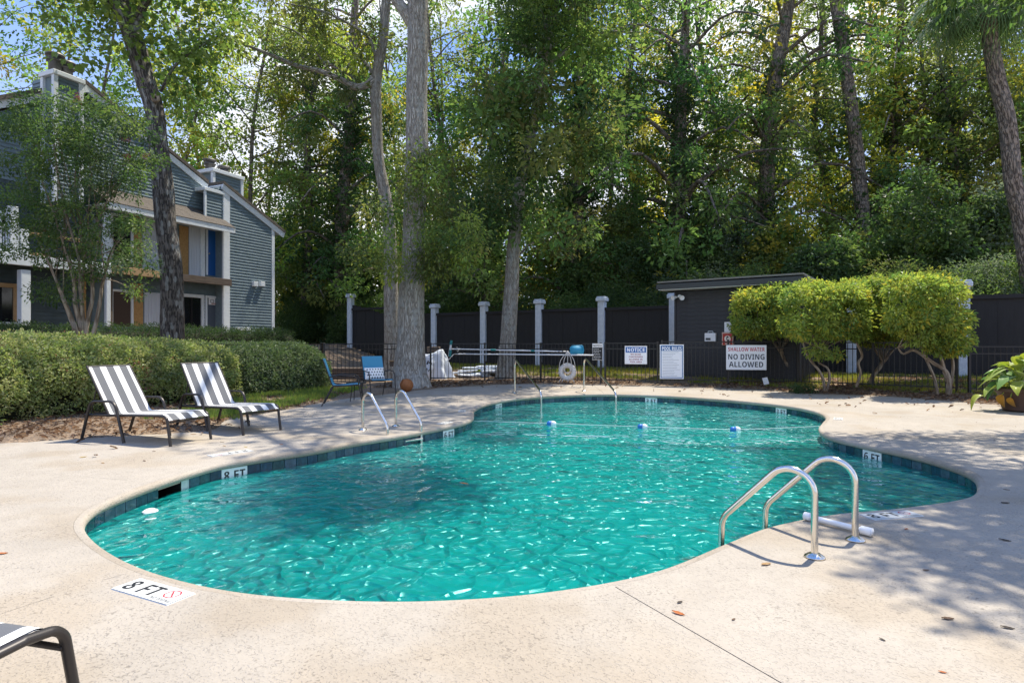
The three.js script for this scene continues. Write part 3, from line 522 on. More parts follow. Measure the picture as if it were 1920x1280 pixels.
  // chimneys: boxed flues with lap siding and metal pipes
  function chimney(px0, px1, px2, pyTop, pyLow, d, pipes) {
    const [a] = at(px1, pyTop, d), [b] = at(px2, pyTop, d), y1 = at(px1, pyTop, d)[1], w = b - a, dep = w * 0.75, c = new THREE.Group(); c.name = 'chimney'; house.add(c);
    part('chimney_wall', box(w - 0.04, y1 - pyLow, dep - 0.04, a + w / 2, (y1 + pyLow) / 2, d - dep / 2), M.siding, c);
    part('chimney_siding', lap([[a, pyLow], [b, pyLow], [b, y1], [a, y1]], d), M.siding, c).userData.kind = 'stuff';
    { const g = lap([[-dep, pyLow], [0, pyLow], [0, y1], [-dep, y1]], 0); g.rotateY(-Math.PI / 2); g.translate(a, 0, d - dep); const m = part('chimney_siding', g, M.siding, c); m.userData.kind = 'stuff'; m.position.set(0, 0, 0); g.translate(0, 0, 0); }
    for (const [x, z] of [[a, d], [b, d], [a, d - dep]]) part('corner_board', rbox(0.14, y1 - pyLow, 0.14, 0.01, x, (y1 + pyLow) / 2, z), M.trim, c);
    part('cap', rbox(w + 0.22, 0.16, dep + 0.22, 0.02, a + w / 2, y1 + 0.08, d - dep / 2), M.trim, c);
    pipes.forEach(([x, h]) => part('flue_pipe', lathe([[0, 0], [0.19, 0], [0.19, h], [0.25, h], [0.25, h + 0.06], [0.19, h + 0.07], [0.19, h + 0.17], [0.28, h + 0.18], [0.28, h + 0.24], [0, h + 0.27]], 20).translate(a + w * x, y1 + 0.14, d - dep * 0.5), std({ color: lin(0.11, 0.105, 0.10), metalness: 0.6, roughness: 0.55 }), c));
  }
  chimney(69, 102, 150, 140, at(102, 378, 0.25)[1], 0.25, [[0.22, 0.42], [0.66, 0.30]]);
  chimney(381, 399, 452, 322, eT - 0.6, -0.9, [[0.2, 0.32], [0.7, 0.2]]);
  // porch roof: shingle courses down to a white fascia, soffit and posts
  const dP = 0.62, fl = at(205, 393, dP), fr = at(418, 414, dP), yF = (fl[1] + fr[1]) / 2, top = yF + 0.75;
  const courses = 7, cg = new THREE.Group(); cg.name = 'porch_roof'; house.add(cg);
  for (let k = 0; k < courses; k++) { const t0 = k / courses, t1 = (k + 1) / courses, z0 = mixn(dP + 0.06, dG - 0.02, t0), z1 = mixn(dP + 0.06, dG - 0.02, t1), y0 = mixn(yF, top, t0), y1 = mixn(yF, top, t1), ns = 14; const R = rng(31 + k);
    for (let q = 0; q < ns; q++) { const x0 = mixn(fl[0] - 0.1, eL + 0.02, q / ns), w = (eL + 0.12 - fl[0]) / ns * 0.985, m = part('shingle', box(w, 0.02, (z0 - z1) * 1.25), M.shingle, cg); m.position.set(x0 + w / 2, (y0 + y1) / 2 + 0.03 + 0.008 * R(), (z0 + z1) / 2); m.rotation.x = Math.atan2(y1 - y0, z0 - z1); } }
  part('roof_deck', slab([[fl[0] - 0.1, yF - 0.03], [eL, yF - 0.03], [eL, yF], [fl[0] - 0.1, yF]], dG - 0.5, dP + 0.02), M.trim, cg); part('fascia', rect(fl[0] - 0.12, yF - 0.21, eL + 0.02, yF + 0.03, dP, dP + 0.05), M.trim, cg);
  // recessed walls behind the balconies
  const dR = -0.55, [rL] = at(20, 500, dR), [rR] = at(420, 500, dR), yDeck = at(300, 515, 0.35)[1];
  const low = [[rL - 6, foot], [rR + 0.3, foot], [rR + 0.3, yF + 0.4], [rL - 6, yF + 0.4]]; P('wall', slab(low, -7, dR - 0.02), M.siding); P('siding', lap(low, dR), M.siding).userData.kind = 'stuff';
  // balcony floor edges: a fresh lumber beam on the left half, an old dark joist on the right half
  const beamM = at(318, 520, 0.40)[0], bL = at(208, 515, 0.40)[0];
  P('lumber_beam', rect(bL, yDeck - 0.13, beamM, yDeck + 0.14, 0.30, 0.40), M.lumber); P('old_joist', rect(beamM, yDeck - 0.16, eL + 0.1, yDeck + 0.13, 0.28, 0.38), M.oldWood); P('balcony_floor', rect(bL, yDeck - 0.02, eL, yDeck + 0.05, dR, 0.28), M.oldWood);
  const whiteBeamL = at(-60, 495, 0.45)[0]; P('white_beam', rect(whiteBeamL - 3, yDeck - 0.18, bL - 0.02, yDeck + 0.18, 0.30, 0.44), M.trim); P('balcony_floor', rect(whiteBeamL - 3, yDeck - 0.05, bL - 0.02, yDeck + 0.05, dR, 0.29), M.oldWood);
  // posts
  P('porch_post', pxRect(39, 480 + 25, 57, 612, 0.16, 0.40), M.trim); P('porch_post', pxRect(199, 520, 207, 612, 0.25, 0.38), M.trim); P('porch_post', pxRect(196, 398, 208, 505, 0.25, 0.40), M.trim); P('porch_post', pxRect(206, 520, 211, 612, 0.10, 0.20), M.oldWood);
  // openings: a frame, a pane set back inside it
  function opening(name, px0, py0, px1, py1, paneMat, d = dR, frameMat = M.trim, w = 0.09) {
    const [a, y1] = at(px0, py0, d), [b, y0] = at(px1, py1, d), g = new THREE.Group(); g.name = name; house.add(g);
    part('frame', merge([rect(a - w, y0, a, y1, d, d + 0.09), rect(b, y0, b + w, y1, d, d + 0.09), rect(a - w, y1, b + w, y1 + w, d, d + 0.092)]), frameMat, g);
    part('pane', rect(a, y0, b, y1, d + 0.024, d + 0.04), paneMat, g); return [g, a, b, y0, y1];
  }
  const boardUp = (px0, py0, px1, py1, d = dR) => P('plywood_sheet', pxRect(px0, py0, px1, py1, d + 0.02, d + 0.05), M.ply);
  function ribs(px0, py0, px1, py1, nr, d = dR) { const [a, y1] = at(px0, py0, d), [b, y0] = at(px1, py1, d), g = new THREE.Group(); g.name = 'ribbed_panel'; house.add(g); part('sheet', rect(a, y0, b, y1, d + 0.02, d + 0.04), M.ribbed, g); const st = (b - a) / nr, rg = box(st * 0.52, y1 - y0 - 0.02, 0.035); for (let k = 0; k < nr; k++) { const m = part('rib', rg, M.ribbed, g); m.position.set(a + st * (k + 0.5), (y0 + y1) / 2, d + 0.055); } }
  opening('window', 209, 404, 243, 494, M.darkGlass); boardUp(246, 400, 266, 505); ribs(266, 404, 298, 512, 10);
  boardUp(336, 422, 353, 520); ribs(353, 424, 380, 522, 9); P('porch_post', pxRect(377, 414, 384, 522, dR + 0.05, dR + 0.17), M.trim);
  { const [g, a, b, y0, y1] = opening('blue_door', 387, 430, 407, 518, M.blueDoor); part('handle', new THREE.SphereGeometry(0.04, 12, 8).translate(a + 0.06, (y0 + y1) / 2 - 0.06, dR + 0.09), M.steel, g); }
  opening('window', 209, 546, 243, 612, std({ color: lin(0.07, 0.045, 0.035), roughness: 0.35 })); boardUp(245, 530, 268, 612); ribs(269, 547, 299, 613, 10);
  { const [g, a, b, y0, y1] = opening('sliding_door', 338, 556, 375, 615, M.darkGlass, dR, M.trim, 0.14); part('mullion', rect((a + b) / 2 - 0.04, y0, (a + b) / 2 + 0.04, y1, dR + 0.04, dR + 0.08), M.dark, g); }
  opening('grey_door', 386, 558, 409, 616, M.greyDoor);
  { // toy hoop on the grey door
    const [x, y] = at(395, 565, dR), h = thing('toy_hoop', 'mini basketball hoop with backboard on the grey door', 'basketball hoop'); house.updateMatrixWorld(); h.position.copy(house.localToWorld(new THREE.Vector3(x, y, dR + 0.06))); h.rotation.y = house.rotation.y;
    part('backboard', rbox(0.34, 0.30, 0.02, 0.01), M.white, h); part('target_square', merge([box(0.16, 0.015, 0.006, 0, 0.07, 0.013), box(0.16, 0.015, 0.006, 0, -0.05, 0.013), box(0.015, 0.12, 0.006, -0.08, 0.01, 0.013), box(0.015, 0.12, 0.006, 0.08, 0.01, 0.013)]), M.dark, h); part('rim', new THREE.TorusGeometry(0.09, 0.01, 8, 20).rotateX(Math.PI / 2).translate(0, -0.10, 0.11), std({ color: lin(0.4, 0.06, 0.03), roughness: 0.5 }), h);
  }
  // left side: upper window with white columns and railing, lower window
  opening('window', 0, 404, 14, 492, M.darkGlass, dR, M.trim, 0.16); P('column', pxRect(18, 385, 34, 492, 0.1, 0.34), M.trim); P('column', pxRect(38, 428, 54, 492, 0.1, 0.30), M.trim); P('railing_rail', rect(whiteBeamL, yDeck + 0.95, at(36, 430, 0.3)[0], yDeck + 1.05, 0.2, 0.3), M.trim);
  for (let k = 0; k < 9; k++) { const x = mixn(at(-10, 460, 0.25)[0], at(36, 460, 0.25)[0], k / 9); P('baluster', rect(x - 0.02, yDeck + 0.17, x + 0.02, yDeck + 0.95, 0.23, 0.27), M.trim); }
  for (const [y, x1] of [[432, 196], [470, 90]]) P('temporary_rail', rect(at(54, y + 5, 0.3)[0], at(54, y + 5, 0.3)[1] - 0.06, at(x1, y + 5, 0.3)[0], at(54, y + 5, 0.3)[1] + 0.06, 0.26, 0.30), M.lumber);
  { const [g, a, b, y0, y1] = opening('window', -30, 536, 22, 604, M.darkGlass, dR, M.lumber, 0.14); part('curtain', rect(a + 0.1, y0 + 0.05, b - 0.45, y1 - 0.05, dR + 0.045, dR + 0.05), std({ color: lin(0.24, 0.26, 0.29), roughness: 0.9 }), g); part('sill', rect(a - 0.3, y0 - 0.09, b + 0.3, y0, dR, dR + 0.12), M.trim, g); }
  boardUp(150, 520, 161, 612);
}

// ---------------------------------------------------------------- pool ladders and hand rails
const dir2 = (x, z) => { const l = Math.hypot(x, z); return [x / l, z / l]; };
function grabRail(parent, [X, Z], [wx, wz], reach, top, { origin, low = -0.7 } = {}) {
  const p = (t, y) => V(X + wx * t - origin[0], y, Z + wz * t - origin[1]);
  const rail = part('handrail', pipe([p(0, 0), p(0, top + 0.19), p(reach, 0.13), p(reach + 0.03, low)], 0.0215, 0.15, 16), M.steel, parent);
  part('escutcheon', lathe([[0.022, 0.03], [0.034, 0.026], [0.060, 0.010], [0.064, 0.0], [0.02, 0.0]], 28).translate(X - origin[0], 0.002, -(Z - origin[1])), M.steel, rail); return rail;
}
{
  const a = [1.893, 3.833], b = [2.331, 4.162], w = dir2(-0.735, 0.68), t = thing('pool_ladder', 'steel pool ladder with two bent handrails beside the white pipe', 'pool ladder', V(a[0], 0, a[1]));
  grabRail(t, a, w, 0.60, 0.565, { origin: a, low: -0.9 }); grabRail(t, b, w, 0.60, 0.565, { origin: a, low: -0.9 });
  for (const y of [-0.32, -0.6]) { const q = (s) => V(s[0] + w[0] * 0.62 - a[0], y, s[1] + w[1] * 0.62 - a[1]); part('tread', sweep([q(a), q(b)], 0.028, 10, 1), M.steel, t); }
  const c = [-2.277, 9.35], d = [-1.851, 9.764], w2 = dir2(0.71, -0.70), t2 = thing('pool_ladder', 'steel pool ladder with visible treads on the lounger side of the pool', 'pool ladder', V(c[0], 0, c[1]));
  grabRail(t2, c, w2, 0.66, 0.585, { origin: c, low: -0.9 }); grabRail(t2, d, w2, 0.66, 0.585, { origin: c, low: -0.9 });
  for (const y of [-0.12, -0.30, -0.55]) { const q = (s) => V(s[0] + w2[0] * 0.68 - c[0], y, s[1] + w2[1] * 0.68 - c[1]); const A0 = q(c), B0 = q(d), m = part('tread', rbox(A0.distanceTo(B0), 0.03, 0.09, 0.012), M.steel, t2); m.position.copy(A0.clone().add(B0).multiplyScalar(0.5)); m.rotation.y = Math.atan2(d[1] - c[1], d[0] - c[0]); }
  // entry rails at the shallow end
  const entry = (base, end, top, yEnd, label) => { const g = thing('entry_handrail', label, 'handrail', V(base[0], 0, base[1])), e = V(end[0] - base[0], 0, end[1] - base[1]); part('rail', pipe([V(0, 0, 0), V(0, top + 0.16, 0), e.clone().setY(yEnd), e.clone().setY(-0.55)], 0.024, 0.16, 14), M.steel, g); part('escutcheon', lathe([[0.024, 0.03], [0.06, 0.01], [0.064, 0], [0.02, 0]], 24).translate(0, 0.002, 0), M.steel, g); };
  entry([0.07, 16.0], [0.64, 13.45], 0.74, 0.24, 'sloping steel entry rail nearer the tree, left of the life ring');
  entry([1.96, 16.7], [2.40, 14.15], 0.77, 0.17, 'sloping steel entry rail in front of the gate, right of the life ring');
}
// white plastic pipe lying by the ladder
{
  const a = new THREE.Vector3(0, 0.033, 0), b = V(2.474 - 2.227, 0.033, 4.247 - 4.62), t = thing('plastic_pipe', 'short white capped plastic pipe lying on the deck by the ladder', 'pipe', V(2.227, 0, 4.62)), d = b.clone().sub(a).normalize();
  part('tube', bar(a, b, 0.020, 18), M.white, t); part('cap', bar(b.clone().addScaledVector(d, -0.05), b.clone().addScaledVector(d, 0.02), 0.030, 20), M.white, t); part('cap', bar(a.clone().addScaledVector(d, -0.02), a.clone().addScaledVector(d, 0.03), 0.030, 20), M.white, t); part('sticker', sweep([b.clone().addScaledVector(d, -0.10), b.clone().addScaledVector(d, -0.062)], 0.0215, 18), std({ color: lin(0.10, 0.10, 0.095), roughness: 0.6 }), t);
}
// rope with three floats across the shallow end
{
  const t = thing('float_rope', 'pool rope with three blue and white floats across the shallow end', 'float rope');
  const pts = [onGround(887, 790, WATER), onGround(1034, 795, WATER), onGround(1205, 801, WATER), onGround(1379, 806, WATER), onGround(1543, 800, WATER)].map(([x, z], i) => V(x, WATER + 0.012, z));
  const c = new THREE.CatmullRomCurve3(pts).getPoints(80); part('rope', sweep(c, 0.0035, 6), M.white, t);
  [1, 2, 3].forEach((k) => { const d = pts[k + 1].clone().sub(pts[k - 1]).normalize(), f = new THREE.Group(); f.name = 'float'; t.add(f); f.position.copy(pts[k]); f.quaternion.setFromUnitVectors(new THREE.Vector3(0, 1, 0), d); f.scale.setScalar(0.74);
    part('blue_half', lathe([[0, -0.12], [0.04, -0.11], [0.062, -0.07], [0.066, 0], [0, 0]], 20), std({ color: lin(0.02, 0.16, 0.5), roughness: 0.35 }), f); part('white_half', lathe([[0, 0.0], [0.066, 0.0], [0.064, 0.06], [0.04, 0.11], [0, 0.12]], 20), M.white, f); });
}
{ const [x, z] = onGround(281, 957, WATER), t = thing('pool_floater', 'small white floating disc in the water near the skimmer mouth', 'pool floater', V(x, WATER - 0.008, z)); t.scale.setScalar(0.68); part('dome', lathe([[0, 0.04], [0.05, 0.034], [0.085, 0.014], [0.09, 0], [0.08, -0.02], [0, -0.03]], 24), M.white, t); part('rim', new THREE.TorusGeometry(0.088, 0.010, 8, 28).rotateX(Math.PI / 2), M.trim, t); }

// depth markers set into the deck; the top of the writing points to the pool
function deckMark(X, Z, w, h, nodive, label, text) {
  const p = ring[nearestRing(X, Z)], t = solo('depth_marker', rbox(w, 0.008, h, 0.003), M.trim, label, 'depth marker', null, V(X, -0.0015, Z));
  t.rotation.y = Math.atan2(p.nx, -p.nz);
  const pr = part('print', new THREE.PlaneGeometry(w - 0.004, h - 0.004).rotateX(-Math.PI / 2).translate(0, 0.0075, 0), std({ roughness: 0.5, map: print(w, h, (c) => {
    c.fillStyle = '#c6c7c3'; c.fillRect(0, 0, w, h); c.fillStyle = '#1c1d20'; lettering(c, text, nodive ? w * 0.34 : w / 2, h * 0.52, h * 0.92, nodive ? w * 0.58 : w * 0.85);
    if (nodive) { const x = w * 0.80, y = h * 0.40, r = h * 0.27; c.strokeStyle = '#b02030'; c.lineWidth = h * 0.05; c.beginPath(); for (let k = 0; k <= 8; k++) c.lineTo(x + r * Math.cos((k + 0.5) * Math.PI / 4), y + r * Math.sin((k + 0.5) * Math.PI / 4)); c.stroke(); c.beginPath(); c.moveTo(x - r * 0.7, y - r * 0.7); c.lineTo(x + r * 0.7, y + r * 0.7); c.stroke(); c.strokeStyle = '#333'; c.lineWidth = h * 0.03; c.beginPath(); c.moveTo(x - r * 0.5, y + r * 0.2); c.lineTo(x + r * 0.1, y - r * 0.15); c.lineTo(x + r * 0.5, y - r * 0.3); c.stroke(); c.fillStyle = '#26272a'; lettering(c, 'NO DIVING', x, h * 0.84, h * 0.19, w * 0.34); }
  }, 1000) }), t); return t;
}
{
  const g = (px, py) => onGround(px, py);
  deckMark(...g(286, 1109), 0.47, 0.165, true, 'white 8 FT no diving plate in the sunlit deck nearest the camera', '8 FT');
  deckMark(...g(1672, 966), 0.46, 0.155, true, 'white 8 FT plate in shade beyond the white plastic pipe', '8 FT');
  deckMark(...g(432, 849.5), 0.50, 0.15, true, 'worn 8 FT plate on the deck in front of the loungers', '8 FT');
  deckMark(...g(834, 793), 0.30, 0.14, false, 'small faded 6 FT plate on the shaded deck right of the treaded ladder', '6 FT');
  deckMark(...g(866, 770.5), 0.30, 0.14, false, 'small faded 3 FT plate at the inner bend by the far deck', '3 FT');
  deckMark(...g(1572, 785), 0.32, 0.14, false, 'small worn plate on the sunlit right-hand neck of the deck', '3 FT');
}

// ---------------------------------------------------------------- striped sun loungers
const stripeMap = print(0.62, 0.1, (c, w, h) => { c.fillStyle = '#dcdcda'; c.fillRect(0, 0, w, h); c.fillStyle = '#5b5d61'; for (const x of [0.055, 0.255, 0.455]) c.fillRect(x, 0, 0.11, h); }, 800);
const slingMat = std({ map: stripeMap, roughness: 0.8, bumpMap: stretch(fine.clone(), 5, 12), bumpScale: 0.0008 });
function makeLounger(label) {
  const t = thing('sun_lounger', label, 'sun lounger', [0, 0, 0], 0), W = 0.315;       // local x towards the foot end, z across; origin under the middle
  const q = (x, y, z) => new THREE.Vector3(x, y, z);
  const prof = bendPath([q(-0.80, 1.0, 0), q(-0.35, 0.355, 0), q(0.66, 0.398, 0), q(0.762, 0.325, 0)], 0.07);
  const L = [0]; for (let i = 1; i < prof.length; i++) L.push(L[i - 1] + prof[i].distanceTo(prof[i - 1]));
  const sag = (l) => -0.012 * Math.sin(Math.PI * clamp(l / L[L.length - 1]));
  const top = grid(12, prof.length - 1, (a, b, i, j) => [q(prof[j].x, prof[j].y + sag(L[j]) * (1 - (2 * a - 1) ** 2) + 0.006, (a - 0.5) * (W * 2 - 0.02)), a, L[j] / 2]), bot = grid(12, prof.length - 1, (a, b, i, j) => [q(prof[j].x, prof[j].y + sag(L[j]) * (1 - (2 * a - 1) ** 2), (0.5 - a) * (W * 2 - 0.02)), 1 - a, L[j] / 2]);
  part('sling', merge([top, bot]), slingMat, t);
  for (const s of [-1, 1]) {
    part('side_rail', pipe([q(0.80, 0, s * W), q(0.735, 0.372, s * W), q(0.60, 0.385, s * W), q(-0.82, 0.335, s * W)].map((v) => v), 0.017, 0.07, 10, 1.2), M.frame, t);
    part('back_rail', pipe([q(-0.36, 0.355, s * (W - 0.006)), q(-0.81, 1.01, s * (W - 0.006))], 0.015, 0.02, 10), M.frame, t);
    part('arm_leg', pipe([q(-0.86, 0, s * (W + 0.03)), q(-0.66, 0.53, s * (W + 0.045)), q(-0.18, 0.55, s * (W + 0.045)), q(-0.02, 0, s * (W + 0.03))], 0.017, 0.14, 10, 1.3), M.frame, t);
    part('prop_stay', pipe([q(-0.62, 0.74, s * (W - 0.02)), q(-0.74, 0.36, s * (W - 0.02))], 0.009, 0.02, 8), M.frame, t);
  }
  for (const [x, y] of [[0.735, 0.30], [-0.40, 0.335], [-0.80, 0.335]]) part('cross_bar', bar(q(x, y, -W), q(x, y, W), 0.012), M.frame, t);
  part('top_bar', bar(q(-0.805, 1.0, -W + 0.01), q(-0.805, 1.0, W - 0.01), 0.014), M.frame, t);
  return t;
}
{
  const aim = (dx, dz) => Math.atan2(dz, dx);
  const a = makeLounger('grey and white striped lounger farther from the blue chairs, standing half on mulch');
  a.position.copy(V(-5.02, 0, 8.47)); a.rotation.y = aim(1.40, -0.556);
  const b = copyOf(a, 'grey and white striped lounger nearer the blue chairs', 'striped sun loungers'); a.userData.group = 'striped sun loungers';
  b.position.copy(V(-4.37, 0, 9.49)); b.rotation.y = aim(0.85, -0.53);
  const c = copyOf(a, 'striped lounger foot end cut off by the lower frame corner nearest the camera', 'striped sun loungers');
  c.position.copy(V(-2.03, 0, 1.47)); c.rotation.y = aim(0.25, 0.97);
}

// ---------------------------------------------------------------- blue sling chairs, pillow, jar, small things by the tree
function makeChair(label) {
  const t = thing('sling_chair', label, 'chair'), q = (x, y, z) => new THREE.Vector3(x, y, z), W = 0.27;
  const prof = bendPath([q(-0.40, 0.98, 0), q(-0.20, 0.40, 0), q(0.30, 0.44, 0), q(0.34, 0.42, 0)], 0.10), n = prof.length - 1;
  part('sling', merge([grid(8, n, (a, b, i, j) => [q(prof[j].x, prof[j].y + 0.005 - 0.02 * (1 - (2 * a - 1) ** 2) * Math.sin(Math.PI * j / n), (a - 0.5) * 2 * W)]), grid(8, n, (a, b, i, j) => [q(prof[j].x, prof[j].y - 0.02 * (1 - (2 * a - 1) ** 2) * Math.sin(Math.PI * j / n), (0.5 - a) * 2 * W)])]), M.blueSling, t);
  for (const s of [-1, 1]) {
    part('side_rail', sweep(prof.map((v) => v.clone().setZ(s * W)), 0.011, 8), M.frame, t);
    part('front_leg', pipe([q(0.42, 0, s * (W + 0.04)), q(0.30, 0.62, s * (W + 0.05)), q(-0.05, 0.64, s * (W + 0.05)), q(-0.27, 0.60, s * W)], 0.012, 0.12, 8, 1.3), M.frame, t);
    part('rear_leg', pipe([q(-0.42, 0, s * (W + 0.02)), q(-0.20, 0.42, s * (W + 0.01)), q(0.20, 0.42, s * W)], 0.012, 0.08, 8), M.frame, t);
  }
  part('cross_bar', bar(q(0.28, 0.415, -W), q(0.28, 0.415, W), 0.009), M.frame, t); part('cross_bar', bar(q(-0.25, 0.36, -W), q(-0.25, 0.36, W), 0.009), M.frame, t);
  return t;
}
{
  const a = makeChair('blue sling chair seen from its side, beside the hedge end'); a.position.copy(V(-3.62, 0, 13.15)); a.rotation.y = Math.atan2(0.20, 0.98);
  const b = copyOf(a, 'blue sling chair with the patterned pillow, in front of the pale trunk', 'blue sling chairs'); a.userData.group = 'blue sling chairs'; b.position.copy(V(-3.28, 0, 14.95)); b.rotation.y = Math.atan2(-0.78, 0.5);
  const pm = std({ roughness: 0.9, map: print(0.5, 0.3, (c, w, h) => { c.fillStyle = '#eceae4'; c.fillRect(0, 0, w, h); c.fillStyle = '#22252a'; for (let j = 0; j < 4; j++) for (let i = 0; i < 7; i++) { const x = 0.03 + i * 0.07 + (j % 2) * 0.035, y = 0.03 + j * 0.07; c.beginPath(); c.moveTo(x, y + 0.045); c.lineTo(x + 0.045, y + 0.045); c.lineTo(x + 0.0225, y); c.fill(); } }, 512) });
  const pill = (s) => grid(20, 14, (u, v) => { const x = u * 2 - 1, y = v * 2 - 1, e = (1 - x ** 4) * (1 - y ** 4); return [new THREE.Vector3(x * 0.25 * (1 - 0.06 * (1 - Math.abs(y))), y * 0.15, s * 0.075 * Math.pow(Math.max(0, e), 0.55)), s > 0 ? u : 1 - u, v]; });
  const back = pill(-1); { const ix = back.index.array; for (let i = 0; i < ix.length; i += 3) { const k = ix[i]; ix[i] = ix[i + 1]; ix[i + 1] = k; } back.computeVertexNormals(); }
  const p = solo('throw_pillow', merge([pill(1), back]), pm, 'white lumbar pillow with small dark triangles on the blue chair', 'pillow', null);
  b.updateMatrixWorld(); p.position.copy(b.localToWorld(new THREE.Vector3(-0.10, 0.565, 0.04))); p.rotation.set(0, b.rotation.y + Math.PI / 2, 0); p.rotateX(-0.32);
}
{ const t = thing('clay_jar', 'round orange clay jar tipped over at the foot of the big trunk', 'jar', V(...onGround(762, 735).slice(0, 1), 0.17, onGround(762, 735)[1] + 0.1)); const j = part('body', lathe([[0.0, -0.155], [0.08, -0.15], [0.15, -0.09], [0.175, 0.0], [0.16, 0.09], [0.11, 0.15], [0.085, 0.165], [0.10, 0.18], [0.092, 0.182], [0.07, 0.16], [0.08, 0.14], [0.12, 0.05]], 32), M.clay, t); j.rotation.set(0.5, 0, 0.9); const r = part('ridge', merge([0.03, -0.05].map((y) => new THREE.TorusGeometry(0.174 - Math.abs(y) * 0.1, 0.006, 6, 40).rotateX(Math.PI / 2).translate(0, y, 0))), M.clay, t); r.rotation.copy(j.rotation); }
{ const [x, z] = [-4.2, 20.6], t = thing('side_table', 'low dark patio side table between the two blue chairs', 'table', V(-3.55, 0, 13.95)); part('table_top', lathe([[0, 0.40], [0.22, 0.40], [0.225, 0.41], [0.22, 0.42], [0, 0.42]], 28), M.frame, t); for (let k = 0; k < 3; k++) { const a = k * 2.1; part('leg', bar(new THREE.Vector3(0.18 * Math.cos(a), 0, 0.18 * Math.sin(a)), new THREE.Vector3(0.12 * Math.cos(a), 0.4, 0.12 * Math.sin(a)), 0.010), M.frame, t); } }
{ // boards stacked behind the fence
  const t = thing('timber_stack', 'low stack of weathered grey boards behind the fence near the blue chairs', 'timber stack', V(-5.6, 0.02, 22.0), 0.1), R = rng(77); for (let j = 0; j < 4; j++) for (let i = 0; i < 3; i++) { const m = part('board', box(2.0, 0.075, 0.22), M.oldWood, t); m.position.set(0.08 * (R() - 0.5), 0.05 + j * 0.1, (i - 1) * 0.25); m.rotation.y = 0.03 * (R() - 0.5); }
}
{ const t = thing('nest_box', 'small weathered wooden box fixed to the back trunk at chair height', 'box', A(736, 682, 19.9)); part('body', rbox(0.17, 0.17, 0.15, 0.008), M.oldWood, t); part('lid', rbox(0.23, 0.03, 0.2, 0.006, 0, 0.1, 0.01), M.lumber, t); }

// ---------------------------------------------------------------- pool poles, net, brush, life ring, covered heap
{
  const zF = 20.0, pA = A(846, 654, 20.7), pB = A(1066, 659, 19.9), t = thing('leaf_net', 'blue leaf net on a long white and teal pole hung along the fence', 'pool net'), d = pB.clone().sub(pA);
  const at = (s) => pA.clone().addScaledVector(d, s); part('pole', bar(at(0), at(0.56), 0.019, 10), M.white, t); part('pole', bar(at(0.5), at(1), 0.024, 10), M.white, t); part('clamp', bar(at(0.345), at(0.39), 0.032, 10), M.teal, t); part('clamp', bar(at(0.69), at(0.72), 0.032, 10), M.teal, t);
  const c = A(1081, 656.5, 19.6), g = grid(10, 8, (u, v) => { const x = u - 0.5, y = v - 0.5; return [new THREE.Vector3(x * 0.42, y * (0.30 - 0.07 * Math.max(0, -x * 2)), 0.05 + 0.10 * (1 - 4 * x * x) * (1 - 4 * y * y))]; }); const net = part('net', g, M.netBlue, t); net.position.copy(c); part('net_frame', pipe([new THREE.Vector3(-0.22, 0.03, 0), new THREE.Vector3(-0.15, 0.14, 0.03), new THREE.Vector3(0.19, 0.16, 0.05), new THREE.Vector3(0.23, 0, 0.05), new THREE.Vector3(0.19, -0.16, 0.05), new THREE.Vector3(-0.15, -0.14, 0.03), new THREE.Vector3(-0.22, -0.03, 0)], 0.014, 0.06, 8), M.netBlue, t).position.copy(c);
  const b = thing('pole_brush', 'white pool pole with an upright teal brush at its left end', 'pool brush'), q0 = A(858, 663.5, 20.7), q1 = A(1113, 665.5, 19.25); part('pole', bar(q0, q1, 0.021, 10), M.white, b); part('neck', pipe([q0, A(850, 664, 20.7), A(838, 678, 20.6)], 0.015, 0.08, 8), M.steel, b);
  part('brush_back', bar(A(842, 668, 20.6), A(846, 641, 20.6), 0.036, 10), M.white, b); part('brush_end', bar(A(845.2, 646, 20.58), A(846.4, 638, 20.58), 0.042, 10), M.teal, b); part('bristles', bar(A(843.5, 668, 20.52), A(844.5, 656, 20.52), 0.045, 10), M.teal, b);
  for (const px of [857, 936]) solo('pole_hook', pipe([V(0, 0.10, 0), V(0, -0.06, 0), V(0.05, -0.07, 0), V(0.05, 0.02, 0)], 0.008, 0.03, 6), M.steel, px === 857 ? 'small steel hook holding the pool poles near the brush' : 'small steel hook holding the pool poles near the slim trunk', 'hook', null, A(px, 655, 20.75).add(V(0, 0, -0.04)));
}
